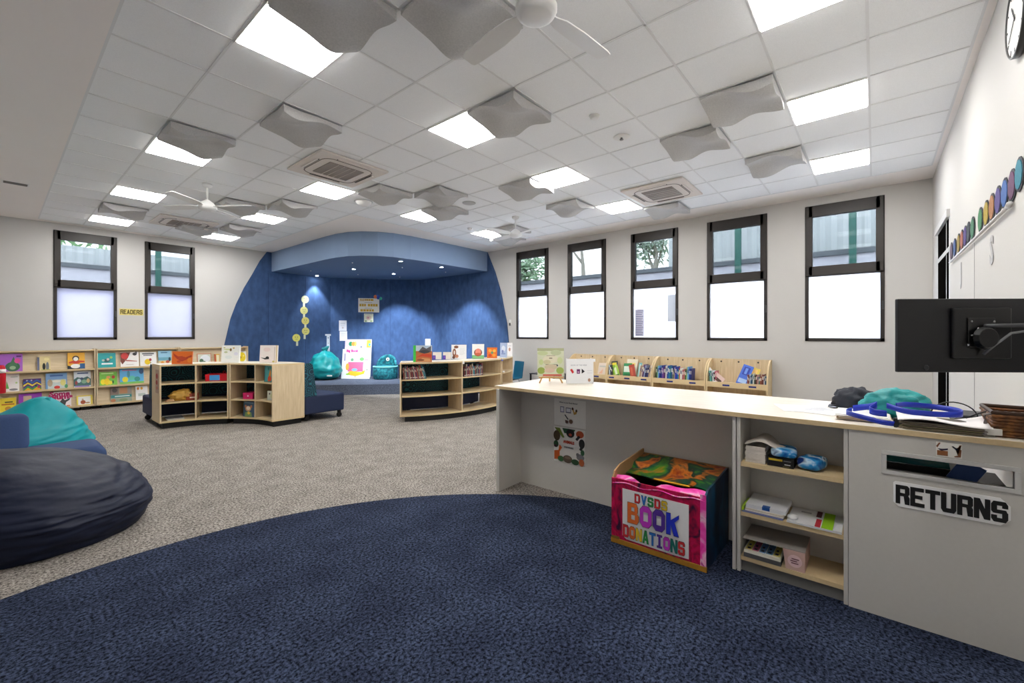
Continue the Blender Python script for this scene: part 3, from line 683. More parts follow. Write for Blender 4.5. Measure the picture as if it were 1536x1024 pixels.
# sign RETURNS
mb=MB(); X=2.995; sy0,sy1,sz0,sz1=-.073,-.478,.598,.724
ch=.02; poly=[(sy0-ch*.4,sz1),(sy0,sz1-ch*.4),(sy0,sz0+ch),(sy0-ch,sz0),(sy1+ch*1.6,sz0),(sy1,sz0+ch*1.6),(sy1,sz1-ch*1.6),(sy1+ch*1.6,sz1)]
mb.prism(poly,X-.005,X-.0005,M((250,249,247),.6,.01),M4=rot2)
d=Dec(mb,(X-.005,sy0,sz0),(0,sy1-sy0,0),(0,0,sz1-sz0),(-1,0,0)); [d.blk('RETURNS',.025+o_,.12,.95,.76,(10,10,10),.10) for o_ in (-.003,.003)]
tag(mb.build('returns_sign'),'white sign reading RETURNS in heavy black capitals below the slot','sign')
mb=MB(); mb.box((2.993,-.322,.882),(2.9945,-.232,.952),M((244,240,232),.5)); d=Dec(mb,(2.993,-.232,.882),(0,-.09,0),(0,0,.07),(-1,0,0))
for it in (('r',.04,.08,.46,.42,(150,92,48)),('p',[(.05,.6),(.18,.95),(.12,.97),(.0,.7)],(120,70,36)),('p',[(.05,.55),(.2,.4),(.46,.5),(.46,.62),(.25,.55)],(40,30,60)),('p',[(.6,.8),(.75,.62),(.92,.6),(.98,.95),(.88,.9),(.84,.2),(.7,.12),(.72,.06),(.95,.1),(.98,.6)],(130,78,40)),('p',[(.6,.78),(.78,.55),(.86,.6),(.66,.82)],(30,30,50))): d.shape(it)
tag(mb.build('picture_sticker'),'small white sticker with brown drawings above the return slot','sticker')
# posters in the kneehole
mb=MB(); X=3.41; mb.box((X-.0015,1.99,.632),(X-.0003,2.33,.882),PAPER); d=Dec(mb,(X-.0015,2.33,.632),(0,-.34,0),(0,0,.25),(-1,0,0),.0006)
d.text("What's in your Book Basket?",.46,.87,.017,(30,30,50),.0004)
for it in (('r',.2,.5,.33,.72,(120,125,150)),('r',.22,.53,.31,.69,(228,228,235)),('r',.38,.5,.55,.7,(110,112,130)),('r',.4,.54,.53,.67,(226,226,232)),('p',[(.58,.7),(.62,.72),(.66,.55),(.7,.62),(.74,.6),(.72,.5),(.64,.46)],(190,150,70)),('e',.6,.68,.03,.05,(70,40,30)),('e',.72,.62,.03,.05,(70,50,30)),('p',[(.34,.42),(.37,.44),(.47,.28),(.44,.26)],(30,30,40)),('e',.55,.2,.06,.08,(110,70,50)),('p',[(.36,.24),(.46,.2),(.44,.1),(.38,.12)],(60,60,60)),('e',.42,.17,.05,.06,(90,60,50))): d.shape(it)
tag(mb.build('printed_notice'),'white landscape notice with small drawings on the grey counter front, upper one','poster')
mb=MB(); mb.box((X-.0015,1.995,.292),(X-.0003,2.334,.618),PAPER); d=Dec(mb,(X-.0015,2.334,.292),(0,-.339,0),(0,0,.326),(-1,0,0),.0006)
for it in (('p',[(.02,.97),(.2,.97),(.35,.72),(.3,.7),(.12,.86)],(120,140,50)),('e',.1,.74,.11,.15,(80,60,30)),('p',[(.28,.98),(.7,.98),(.62,.86),(.35,.84)],(40,90,50)),('e',.54,.86,.13,.12,(30,26,22)),('e',.54,.82,.05,.04,(190,80,60)),('e',.84,.87,.12,.1,(196,84,40)),('p',[(.7,.72),(.8,.84),(.86,.8),(.76,.68)],(40,36,40)),('e',.9,.62,.09,.13,(30,30,30)),('p',[(.82,.45),(.9,.62),(.94,.5),(.88,.42)],(30,30,34)),('e',.08,.5,.08,.1,(40,80,40)),('e',.06,.44,.05,.04,(60,30,40)),('p',[(.02,.05),(.02,.3),(.16,.33),(.2,.5),(.28,.42),(.2,.3),(.2,.08)],(210,96,30)),('e',.24,.1,.1,.08,(50,96,50)),('e',.46,.12,.15,.11,(96,80,64)),('e',.46,.16,.1,.04,(130,110,90)),('e',.7,.08,.12,.08,(40,80,46)),('e',.86,.24,.12,.09,(130,130,134)),('e',.78,.3,.05,.05,(110,110,112)),('e',.9,.1,.08,.1,(190,100,50)),('e',.93,.38,.06,.08,(50,100,60))): d.shape(it)
d.text('ANIMALS',.5,.60,.036,(200,70,36),.002,.8); d.text('EVERYWHERE',.5,.45,.018,(90,80,80),.0006,.9)
tag(mb.build('animal_poster'),'square poster with painted animals and leaves around white, below the plain notice','poster')
# donation box
X0b,X1b,ya,yb=2.845,3.385,.805,1.448
PNT=ramp_mat('pink_red_paint',[(.30,(40,14,50)),(.40,(150,14,60)),(.5,(196,16,70)),(.58,(206,20,90)),(.66,(180,20,50)),(.72,(60,16,60))],scale=7,detail=3,dist=1.5,rough=.35,stretch=(1,1.6,1))
PNTT=ramp_mat('lid_paint',[(.28,(40,16,50)),(.36,(170,60,24)),(.43,(226,130,40)),(.5,(14,62,50)),(.56,(14,90,60)),(.62,(80,150,40)),(.68,(206,130,40)),(.76,(60,24,50))],scale=4.5,detail=4,dist=1.2,rough=.35,w=3.1)
PNTB=ramp_mat('dark_blue_paint',[(.3,(12,12,30)),(.5,(16,40,70)),(.62,(20,84,116)),(.75,(60,30,80))],scale=6,detail=4,dist=1,rough=.4,stretch=(1,3,.4))
PINK=ramp_mat('hot_pink_paint',[(.35,(240,40,160)),(.5,(250,90,190)),(.6,(250,200,220)),(.7,(200,40,150))],scale=9,detail=3,dist=1,rough=.35)
t=thing('donation_box','brightly painted cardboard book donations box standing in the counter recess','box',((X0b+X1b)/2,(ya+yb)/2,0))
mb=MB(); mb.box((X0b,ya,.02),(X0b+.012,yb,.46),PNT); mb.build('front_panel',t)
mb=MB(); mb.prism([(X0b,.0),(X1b,.0),(X1b,.53),(X0b+.05,.50),(X0b,.47)],ya,ya+.012,PNTB,M4=ROTY); mb.build('side_panel',t)
mb=MB(); mb.prism([(X0b,.0),(X1b,.0),(X1b,.56),(X0b+.12,.53),(X0b+.03,.50),(X0b,.44)],yb-.012,yb,CARD,M4=ROTY); mb.build('side_panel',t)
mb=MB(); mb.box((X1b-.012,ya,0),(X1b,yb,.53),CARD); mb.build('back_panel',t)
mb=MB(); mb.box((X0b-.006,ya-.004,0),(X0b+.006,yb+.004,.035),M((170,120,30),.6,.2)); mb.box((X0b-.006,yb-.06,.03),(X0b+.003,yb,.05),M((120,90,30),.6,.2)); mb.build('base_trim',t,bevel=.003)
mb=MB(); a=Vector((X0b+.10,0,.475)); b=Vector((X1b-.01,0,.525))
mb.grid(lambda u,v: Vector((a.x+.10*u*(1-v)+(b.x-a.x)*v, ya+.015+(yb-ya-.03)*(u) , a.z+(b.z-a.z)*v+.006*math.sin(u*9)*math.cos(v*4)-(.05*(u-.3) if v<.34 and u>.3 else 0))),16,10,PNTT); mb.build('lid',t,solid=.004)
mb=MB(); mb.box((X0b+.013,ya+.013,.30),(X1b-.014,yb-.013,.32),M((18,12,14),.9)); mb.build('opening_shade',t)  # near-black sheet stands in for the shade inside the box opening
mb=MB(); mb.grid(lambda u,v: Vector((X0b-.004+.07*v, ya+.01+(yb-ya-.02)*u, .43+.04*v+.007*(1-u)-.05*v*math.exp(-((u-.62)/.16)**2)+.008*math.sin(u*17))),20,5,PINK); mb.build('front_flap',t,solid=.004)
mb=MB(); mb.box((X0b-.003,ya,.03),(X0b-.0005,ya+.035,.48),PINK); mb.box((X0b-.003,yb-.03,.03),(X0b-.0005,yb,.46),PNT); mb.build('corner_tape',t)
mb=MB(); mb.box((X0b+.06,ya+.12,.489),(X0b+.075,ya+.36,.494),M((230,190,50),.5)); mb.build('yellow_strip',t)
mb=MB(); sy0,sy1,sz0,sz1=yb-.085,ya+.105,.05,.40
mb.prism([(sy0,sz0+.02),(sy0,sz1),(sy1,sz1-.005),(sy1,sz0),(sy1+.1,sz0-.004),(sy0-.03,sz0)],X0b-.0035,X0b-.001,M((238,236,236),.6,.03),M4=rot2)
d=Dec(mb,(X0b-.0035,sy0,sz0),(0,sy1-sy0,0),(0,0,sz1-sz0),(-1,0,0),.0006)
cR,cB,cG,cO,cY,cP,cV,cK,cT=(206,40,44),(40,110,190),(30,140,60),(226,110,40),(234,200,40),(190,50,190),(80,40,150),(30,50,200),(20,110,100)
OUT=(30,24,40)
def two(t,x,y,w,h,cs,gap):
    n=len(t); cw=w/(n+gap*(n-1))
    for i,ch in enumerate(t):
        xx=x+i*cw*(1+gap)
        d.blk(ch,xx-.004,y-.008,cw+.008,h+.016,OUT,0); d.blk(ch,xx,y,cw,h,cs[i],0)
two('DVSDS',.2,.78,.5,.17,[cR,cB,cG,cR,cY],.25)
two('BOOK',.09,.36,.78,.40,[cO,cP,cV,cK],.12)
two('DONATIONS',.02,.06,.94,.24,[cR,cO,cY,cG,cB,cV,cP,cT,cR],.14)
mb.build('lettered_sheet',t)
# wall pinboard, tray, clock and name discs on the near wall
PIN=M((206,203,198),.95,.03,120,.05,name='pinboard_felt')
mb=MB(); mb.box((1.2,YR+.001,.02),(6.40,YR+.014,2.866),PIN); 
o=mb.build('pinboard'); tag(o,'tall white felt pinboard covering the wall behind the counter','pinboard')
mb=MB(); mb.box((4.934,YR+.0165,.4),(4.94,YR+.018,2.2),M((150,148,146),.8)); tag(mb.build('board_joint'),'thin grey joint line running down the white pinboard','trim')
mb=MB(); mb.tube([(6.24,YR+.03,2.215),(3.70,YR+.03,2.215)],.010,M((214,212,210),.4),n=8); mb.tube([(3.72,YR+.03,2.215),(3.66,YR+.035,2.215)],.015,M((200,198,196),.4),n=10); tag(mb.build('hanging_rail',smooth=True),'thin white rail with knob below the coloured discs','rail')
DC=[(6.24,(128,100,124),'dusty mauve'),(6.0,(74,104,164),'steel blue'),(5.74,(186,156,60),'mustard'),(5.54,(204,120,90),'salmon'),(5.36,(96,70,150),'violet'),(5.19,(54,60,70),'charcoal'),(4.99,(70,140,100),'leaf green'),(4.66,(70,150,90),'bright green'),(4.44,(216,186,60),'yellow'),(4.25,(208,140,80),'orange'),(4.06,(100,80,160),'purple'),(3.88,(70,120,200),'sky blue'),(3.70,(124,72,116),'plum'),(3.54,(30,150,176),'teal')]
for x,c,nm in DC:
    mb=MB(); y=YR+.017; cz=2.325+(.018 if x==3.54 else 0)
    mb.lathe([(.094,0),(.094,.004)],(x,y,cz),M((46,46,52),.7),n=16,axis=Matrix.Rotation(-PI/2,3,'X'))
    mb.lathe([(.078,.004),(.078,.007)],(x,y,cz),M(tuple(int(v*.8) for v in c),.7,.35,50),n=16,axis=Matrix.Rotation(-PI/2,3,'X'))
    tag(mb.build('paper_disc'),'round %s paper disc with dark rim above the white rail'%nm,'decoration','paper discs in a row on the pinboard')
for x,chh,s in ((4.28,'S',.26),(5.62,'J',.24)):
    mb=MB(); d=Dec(mb,(x,YR+.017,2.035),(-1,0,0),(0,0,1),(0,1,0)); vs,fs=text_geo(chh,s,.008)
    mb.add([Vector((x-v.x,YR+.0185,2.035+v.y)) for v in vs],fs,M((176,174,172),.6)); o=mb.build('letter',solid=.002); tag(o,'pale grey letter %s on the white pinboard below the rail'%chh,'letter')
t=thing('wall_clock','round white wall clock with dark rim high on the near wall','clock',(3.56,YR,3.2))
RX=Matrix.Rotation(-PI/2,3,'X')
mb=MB(); mb.lathe([(.20,0),(.205,.01),(.205,.034),(.198,.038),(.192,.034),(.19,.03)],(3.56,YR,3.2),M((50,48,46),.35),n=40,axis=RX); mb.build('rim',t,smooth=True)
mb=MB(); mb.lathe([(.192,.02),(.193,.031)],(3.56,YR,3.2),M((236,234,228),.5,.01),n=40,axis=RX); mb.build('dial',t)
mb=MB()
for k in range(12):
    a=k*PI/6; R4=Matrix.Translation((3.56,YR+.033,3.2))@Matrix.Rotation(a,4,'Y'); mb.box((-.004,-.001,.16),(.004,.001,.19),BLACK,R4)
mb.build('hour_marks',t)['kind']='stuff'
for a,l in ((.6,.1),(2.1,.15)):
    mb=MB(); mb.box((-.005,0,-.02),(.005,.002,l),BLACK,Matrix.Translation((3.56,YR+.034,3.2))@Matrix.Rotation(a,4,'Y')); mb.build('hand',t)
# monitor on a wall arm
ms=1.88; uL=.89; uR=1.222
A=O+(FW+RT*uL)*1.895; Bp=O+(FW+RT*uR)*1.865; mid=(A+Bp)/2; ux=(Bp-A).normalized(); W=(Bp-A).length; nn=ux.cross(UP)*-1
if nn.dot(O-mid)<0: nn=-nn
mz0,mz1=H-.163,H+.157
t=thing('computer_monitor','large black computer monitor seen from behind on a wall arm above the counter','monitor',(mid.x,mid.y,mz0))
R4=Matrix(((ux.x,nn.x,0,mid.x),(ux.y,nn.y,0,mid.y),(0,0,1,mz0),(0,0,0,1)))
BK1=M((16,16,20),.42,.08,30,name='black_monitor_shell'); BK2=M((9,9,11),.3,.1)
mb=MB(); mb.box((-W/2,-.018,0),(W/2,0,mz1-mz0),BK1,R4); mb.build('housing',t,bevel=.004)
mb=MB(); mb.box((-W/2+.008,-.0205,.01),(W/2-.008,-.0182,mz1-mz0-.008),M((8,8,9),.15),R4); mb.build('screen',t)
mb=MB(); mb.box((-.08,0,.06),(.16,.016,.28),BK2,R4); mb.build('rear_hump',t,bevel=.006)
vx=.03; vz=.17
mb=MB(); mb.box((vx-.055,.016,vz-.06),(vx+.055,.022,vz+.065),BK2,R4); mb.lathe([(.03,0),(.05,.012),(.04,.03)],R4@Vector((vx,.022,vz-.02)),BK2,n=20,axis=R4.to_3x3()@Matrix.Rotation(-PI/2,3,'X')); mb.build('mount_plate',t,bevel=.002)
SIL=M((190,190,192),.25,.03,metal=.8)
for (a,b) in ((-.045,.05),(.045,.05),(-.045,-.01),(.045,-.01),(.04,-.055),(-.06,-.05),(.02,-.03),(-.02,.02),(0,.0)):
    c=R4@Vector((vx+a,.024,vz+b)); mb=MB(); mb.lathe([(.0045,0),(.0045,.004),(.002,.006)],c,SIL,n=10,axis=R4.to_3x3()@Matrix.Rotation(-PI/2,3,'X')); mb.build('screw',t)
e1=R4@Vector((vx,.035,vz+.03)); e2=Vector((3.02,YR+.03,H+.03)); 
mb=MB(); c0=R4@Vector((-.18,.001,.02)); mb.lathe([(.012,0),(.010,.002)],c0,M((40,40,44),.3),n=16,axis=R4.to_3x3()@Matrix.Rotation(-PI/2,3,'X')); mb.build('rear_port',t)
mb=MB(); am=R4@Vector((W/2-.05,.06,vz+.035)); mb.tube([e1,am],.009,M((70,70,74),.45),n=10); mb.tube([am,Vector((am.x+.08,YR+.02,am.z))],.012,BK2,n=10); mb.build('wall_arm',t,smooth=True)
mb=MB(); pts=[R4@Vector((vx+.0,.03,vz-.09)),R4@Vector((vx+.03,.045,vz-.05)),R4@Vector((vx+.09,.05,vz+.0)),R4@Vector((vx+.16,.05,vz+.01)),R4@Vector((W/2-.03,.055,vz-.01))]; mb.tube(pts,.005,M((120,120,122),.4),n=8); mb.build('cable',t,smooth=True)
# ================================================================== PICTURE BOOKS
PG=(240,238,230)
def book_box(mb,w,h,d,M4,cov,pages=True):
    c=M(cov,.45,.05)
    mb.box((-w/2,-.0015,0),(w/2,.0015,h),c,M4)           # front board
    mb.box((-w/2,d-.003,0),(w/2,d,h),c,M4)              # rear board
    mb.box((-w/2,0,0),(-w/2+.002,d,h),c,M4)
    mb.box((-w/2+.003,.0015,.003),(w/2-.004,d-.003,h-.004),M(PG,.8),M4)
def picture_book(lab,base,right,w,h,d,lean,cov,art,group,cat='book',name='picture_book',yaw=0):
    """base: bottom centre of the front cover; right: unit vector along the cover's width as seen from the front"""
    right=Vector(right).normalized(); right=Matrix.Rotation(yaw,3,'Z')@right
    back=UP.cross(right).normalized()                      # away from the viewer
    up=Matrix.Rotation(-lean,3,right)@UP if False else (UP*math.cos(lean)+back*math.sin(lean)); bk=(back*math.cos(lean)-UP*math.sin(lean))
    b=Vector(base)+Vector((0,0,max(0,d*math.sin(lean))))
    M4=Matrix(((right.x,bk.x,up.x,b.x),(right.y,bk.y,up.y,b.y),(right.z,bk.z,up.z,b.z),(0,0,0,1)))
    mb=MB(); book_box(mb,w,h,d,M4,cov)
    dd=Dec(mb,M4@Vector((-w/2,-.0015,0)),right*w,up*h,-bk,.0006)
    for it in art: dd.shape(it)
    return tag(mb.build(name,origin=b),lab,cat,group)
LED={1:.80,2:.44,3:.085}
GRW='picture books facing out on the left wall shelves'
def wb(lab,x0,x1,yt,row,cov,art,d=.012):
    y=11.955; a=yp(x0,560,y); b=yp(x1,560,y); z=LED[row]+.0015; zt=yp((x0+x1)/2,yt,y+.03).z
    return picture_book(lab,((a.x+b.x)/2,y,z),(1,0,0),b.x-a.x,(zt-z)/math.cos(.19),d,.19,cov,art,GRW)
W=(244,242,238)
wb('purple picture book with a green leafy creature, top ledge at far left',-6,34,531,1,(170,96,196),[('e',.62,.3,.28,.26,(60,110,80)),('p',[(.45,.3),(.66,.85),(.82,.3)],(74,120,84)),('e',.8,.62,.12,.14,(220,80,150)),('r',.76,.82,.95,.9,(90,40,110)),('e',.62,.24,.12,.1,(150,180,140))])
wb('pale yellow picture book with dark animal figures on the top ledge',56,76,534.5,1,(226,206,150),[('r',0,0,.16,.95,(110,116,140)),('e',.5,.3,.12,.24,(40,44,40)),('e',.76,.3,.12,.3,(120,130,140)),('r',.3,.02,.98,.1,(180,180,90)),('e',.7,.8,.2,.1,(240,224,160))])
wb('orange and yellow picture book with a big grinning face, top ledge',101.6,127.6,529,1,(240,176,40),[('p',[(0,0),(0,.25),(.5,.12),(1,.3),(1,0)],(30,40,60)),('p',[(.06,.45),(.4,.56),(.98,.5),(.98,.42),(.6,.4),(.1,.36)],(208,70,40)),('e',.47,.66,.2,.16,(70,60,50)),('e',.47,.62,.14,.12,(245,240,225)),('e',.45,.2,.28,.13,(248,244,236)),('e',.5,.4,.2,.06,(210,60,40)),('r',.7,.05,1,.35,(40,90,140))])
wb('white picture book with green plant sketch on the middle ledge',7,29,560.7,2,W,[('p',[(.08,.2),(.14,.62),(.3,.2)],(110,190,90)),('e',.6,.14,.3,.06,(140,140,146)),('r',.4,.8,.9,.84,(190,200,190)),('e',.8,.5,.08,.05,(190,220,150))])
wb('rainbow zigzag patterned picture book on the middle ledge',35,62,568,2,(90,50,120),[('p',[(0,.0),(.25,.28),(.5,.06),(.75,.3),(1,.1),(1,0)],(230,170,30)),('p',[(0,.16),(.25,.44),(.5,.2),(.75,.46),(1,.24),(1,.1),(.75,.3),(.5,.06),(.25,.28),(0,.02)],(60,150,70)),('p',[(0,.5),(.25,.7),(.5,.5),(.75,.7),(1,.5),(1,.4),(.75,.6),(.5,.38),(.25,.58),(0,.36)],(236,210,60)),('p',[(0,.72),(.25,.92),(.5,.72),(.75,.92),(1,.72),(1,.6),(.75,.8),(.5,.6),(.25,.8),(0,.6)],(40,100,180)),('e',.2,.86,.05,.06,(190,190,210)),('e',.45,.86,.05,.06,(190,190,210)),('e',.7,.4,.05,.06,(30,30,50)),('e',.86,.3,.08,.1,(180,40,100))])
wb('sky blue picture book with two bears and a crab, middle ledge',68.6,101,559.7,2,(128,170,216),[('r',.1,.02,.95,.6,(206,214,210)),('e',.2,.4,.12,.22,(190,170,140)),('e',.8,.4,.13,.2,(226,216,130)),('e',.52,.12,.14,.1,(216,60,50)),('r',.2,.8,.8,.88,(70,110,180)),('e',.5,.5,.2,.08,(240,236,220)),('e',.95,.16,.08,.12,(90,160,110))])
wb('white picture book with a crowded green village scene, middle ledge',111,136.5,556.5,2,(226,232,238),[('p',[(0,.1),(0,.5),(.2,.64),(.5,.56),(.8,.66),(1,.5),(1,.12)],(70,110,106)),('e',.3,.42,.12,.12,(200,214,220)),('e',.6,.36,.16,.12,(130,170,140)),('e',.84,.4,.1,.14,(210,180,130)),('e',.14,.3,.08,.12,(150,70,70)),('r',.2,.82,.85,.9,(90,110,150)),('r',.05,.03,.9,.12,(140,120,190)),('e',.46,.54,.1,.07,(60,80,110))])
wb('yellow picture book half hidden behind the teal bean bag, bottom ledge',0,24,597,3,(240,212,40),[('r',.1,.5,.9,.6,(200,120,30)),('r',.3,.66,.8,.74,(60,60,40)),('e',.5,.25,.2,.15,(200,140,40))])
wb('purple picture book peeking over the teal bean bag, bottom ledge',28,63,590,3,(160,56,190),[('r',.2,.4,.55,.86,(220,190,160)),('r',.6,.2,.9,.5,(120,40,150)),('e',.4,.3,.1,.1,(240,220,200))])
wb('white picture book titled Some Mums in dark pink letters with a bird',75,107,587.6,3,(238,226,230),[('t','Some',.46,.86,.12,(190,20,100),.006,1),('t','Mums',.5,.66,.12,(190,20,100),.007,1.1),('p',[(.3,.08),(.5,.42),(.6,.58),(.7,.44),(.96,.56),(.92,.44),(.76,.32),(.7,.1)],(70,68,70)),('e',.5,.16,.18,.1,(60,58,60)),('r',.78,.05,.95,.12,(220,130,80))])
wb('white picture book with yellow border and small brown animal, bottom ledge',115,139,593,3,(238,214,90),[('r',.1,.1,.88,.9,W),('e',.4,.34,.16,.2,(180,90,56)),('e',.68,.26,.16,.07,(190,150,110)),('e',.38,.6,.06,.1,(200,170,150))])
wb('teal picture book with white lettering and small mice, top ledge',147,174,529.5,1,(28,164,166),[('e',.5,.5,.18,.12,(60,110,110)),('e',.3,.52,.08,.07,(180,200,190)),('e',.74,.7,.08,.08,(150,200,100)),('r',.2,.24,.82,.34,(236,246,244)),('e',.56,.58,.08,.08,(210,200,190))])
wb('white picture book with a red winged bird at its corner, top ledge',181,208.6,528,1,W,[('p',[(0,.98),(.55,.98),(.4,.6),(.1,.2),(0,.4)],(120,60,50)),('e',.24,.74,.2,.2,(210,64,60)),('p',[(.2,.5),(.3,.4),(.9,.36),(.9,.4),(.3,.5)],(200,120,110)),('e',.78,.86,.12,.1,(60,60,62)),('e',.86,.94,.06,.08,(90,90,90)),('r',.3,.16,.7,.19,(200,190,190))])
wb('white picture book with small yellow chick and grey title, top ledge',210.5,235,528,1,W,[('r',.14,.84,.86,.92,(90,90,94)),('r',.2,.74,.75,.8,(120,120,124)),('e',.45,.32,.18,.2,(236,200,30)),('e',.62,.46,.08,.1,(170,60,70)),('p',[(.6,.2),(.7,.24),(.6,.28)],(60,50,40))])
wb('pale blue seaside picture book on the top ledge behind the orange book',238,257.5,526,1,(150,200,224),[('r',0,.36,1,.56,(110,170,190)),('r',0,0,1,.34,(226,206,150)),('e',.3,.2,.12,.1,(230,150,50)),('e',.7,.26,.14,.1,(200,90,60)),('r',.2,.84,.7,.9,(60,110,150)),('e',.86,.42,.08,.14,(40,60,70))])
wb('lime green picture book with yellow flowers, middle ledge',149.5,176,558,2,(124,196,70),[('e',.2,.3,.14,.2,(240,220,40)),('e',.42,.3,.16,.24,(240,206,30)),('e',.6,.22,.12,.14,(236,214,60)),('e',.5,.62,.12,.1,(240,170,110)),('e',.78,.62,.1,.12,(196,70,60)),('r',.1,.86,.8,.93,(200,230,150)),('e',.76,.26,.05,.12,(50,100,50))])
wb('bright blue underwater picture book with yellow fish, middle ledge',180,216,551,2,(96,180,228),[('e',.22,.3,.12,.16,(240,220,50)),('r',0,0,1,.16,(130,200,100)),('e',.5,.36,.16,.14,(100,200,180)),('e',.72,.3,.12,.14,(60,150,140)),('r',.1,.8,.7,.86,(200,120,160)),('e',.9,.74,.1,.16,(60,90,130)),('e',.36,.6,.06,.2,(80,150,170))])
wb('brown and teal farm scene picture book, bottom ledge under the green one',166,198,580,3,(150,160,140),[('r',0,.5,.38,1,(140,120,110)),('r',.42,.55,.8,.95,(196,140,100)),('r',.02,.3,1,.48,(60,140,140)),('r',.2,.36,.9,.42,(220,236,230)),('e',.12,.14,.12,.1,(190,120,80)),('e',.6,.14,.2,.09,(130,150,110)),('e',.2,.78,.12,.14,(90,84,80)),('e',.9,.7,.1,.2,(160,150,140))])
wb('white picture book with orange marks, bottom ledge beside the curved sofa',204,222,579,3,W,[('e',.2,.84,.1,.1,(230,140,50)),('e',.5,.84,.1,.1,(230,170,60)),('r',.2,.3,.8,.5,(200,210,200))])
wb('white oval framed picture book with orange border, nearest the alcove',296,317.6,530,1,(206,140,110),[('r',.06,.08,.94,.92,(214,214,196)),('e',.56,.5,.34,.36,(236,238,240)),('e',.3,.3,.14,.2,(80,110,80)),('e',.46,.2,.12,.1,(120,140,120))])
wb('narrow yellow picture book behind the white flowered book',322,330,531,1,(236,190,70),[('r',0,0,.3,1,(200,90,60)),('r',.4,.1,.9,.9,(250,236,200))])
wb('white book with a large yellow shape at the alcove end of the shelves',356,371,527,1,W,[('e',.5,.5,.36,.44,(240,214,20)),('e',.36,.46,.1,.12,(200,160,20)),('e',.66,.6,.08,.08,(250,236,120))])
# red canister standing on the middle ledge at the frame's left edge
mb=MB(); p=(0.085,11.985); mb.lathe([(.05,LED[2]+.002),(.056,LED[2]+.01),(.056,.83),(.05,.90),(.03,.94)],(p[0],p[1]-.07,0),M((214,24,44),.35),n=24)
mb.lathe([(.0568,.86),(.0568,.93)],(p[0],p[1]-.07,-.06),M((242,236,234),.5),n=24); tag(mb.build('tube_canister',smooth=True),'tall red canister with a white band at the left edge of the shelves','canister')
# ---------- books standing on furniture
def bs(lab,px0,px1,pyt,pyb,z,cov,art,group,d=.014,lean=.1,yaw=0,name='picture_book',cat='book',wf=1):
    c=zp((px0+px1)/2,pyb,z); s=(c-O).dot(FW); w=(px1-px0)*s/F*wf; h=(pyb-pyt)*s/F
    r=RT.copy()
    return picture_book(lab,(c.x,c.y,z+.001),r,w/max(.4,math.cos(yaw)),h,d,lean,cov,art,group,cat,name,yaw)
G1='books displayed on top of the left curved bookcase'
bs('orange landscape picture book with a red bird on the left curved bookcase',258.5,287,527,546,ZT,(232,112,34),[('p',[(.05,.85),(.3,.6),(.5,.62),(.62,.5),(.95,.7),(.98,.6),(.7,.34),(.5,.2),(.25,.4),(.12,.6)],(190,60,36)),('e',.5,.45,.2,.14,(196,70,40)),('e',.86,.3,.1,.2,(240,140,50)),('e',.35,.2,.1,.1,(206,80,40))],G1,yaw=.1)
bs('white picture book with faint flowers at the centre of the left curved bookcase',331,359,518,543.5,ZT,(238,240,236),[('e',.3,.76,.2,.05,(210,220,170)),('e',.5,.74,.06,.09,(120,100,60)),('e',.14,.86,.06,.04,(200,200,150)),('e',.8,.5,.12,.1,(226,226,236)),('e',.4,.3,.2,.1,(224,232,230)),('e',.24,.6,.1,.06,(190,200,160)),('e',.66,.84,.06,.05,(200,170,110))],G1,.02,yaw=-.05)
bs('cream picture book with small black bird on the right of the left bookcase',389.5,415,518,544,ZT,(234,222,216),[('p',[(.04,.3),(.3,.26),(.46,.34),(.56,.2),(.3,.18)],(40,36,36)),('e',.44,.28,.1,.08,(30,28,28)),('r',.82,.1,.86,.9,(196,180,170)),('e',.4,.75,.2,.12,(230,206,200)),('e',.8,.06,.08,.05,(206,190,110)),('r',.92,0,1,1,(214,190,150))],G1,.03,yaw=.06)
G2='books displayed on top of the right curved bookcase'
bs('green spined dinosaur picture book at the left end of the right bookcase',620,647.5,518,543,ZT,(196,110,60),[('r',0,0,.14,1,(60,190,70)),('r',.14,.66,1,1,(190,206,220)),('p',[(.25,.6),(.5,.92),(.7,.8),(.96,.96),(.95,.6),(.6,.5)],(90,88,92)),('e',.62,.62,.26,.1,(60,58,62)),('p',[(.16,.28),(.5,.5),(.98,.46),(.98,.26),(.5,.34)],(206,70,36)),('p',[(.2,.02),(.5,.24),(.9,.2),(.96,.02)],(216,156,100)),('e',.4,.12,.2,.06,(130,70,40))],G2,.02,.08,.08)
bs('white picture book with a standing brown bear on the right bookcase',677,699.5,517,538.5,ZT,(238,238,238),[('e',.2,.42,.12,.32,(140,84,56)),('e',.32,.84,.15,.1,(130,80,54)),('e',.2,.45,.05,.14,(232,220,210)),('e',.36,.2,.12,.12,(196,130,100)),('e',.16,.12,.1,.1,(110,66,46)),('r',.55,.7,.9,.72,(196,200,206)),('r',.55,.6,.9,.62,(196,200,206)),('r',.55,.5,.85,.52,(196,200,206)),('r',.55,.4,.9,.42,(196,200,206)),('r',.55,.3,.8,.32,(200,204,210))],G2,.015,.1,.05)
bs('white and green picture book with a pink egg shape on the right bookcase',708,726,516,538,ZT,(240,238,234),[('r',0,0,1,.24,(110,180,120)),('e',.5,.42,.34,.26,(110,70,44)),('e',.5,.46,.24,.24,(232,140,120)),('e',.5,.3,.3,.1,(196,90,60)),('r',.1,.06,.9,.16,(150,196,130))],G2,.015,.1,-.05)
bs('small square orange picture book on the right bookcase',730.5,745.6,521,537,ZT,(234,118,36),[('e',.5,.5,.12,.12,(90,160,120)),('e',.3,.7,.16,.14,(246,170,60)),('e',.72,.68,.16,.14,(240,190,70)),('e',.3,.26,.16,.14,(214,70,30)),('e',.7,.28,.16,.14,(246,160,50))],G2,.012,.08,-.1)
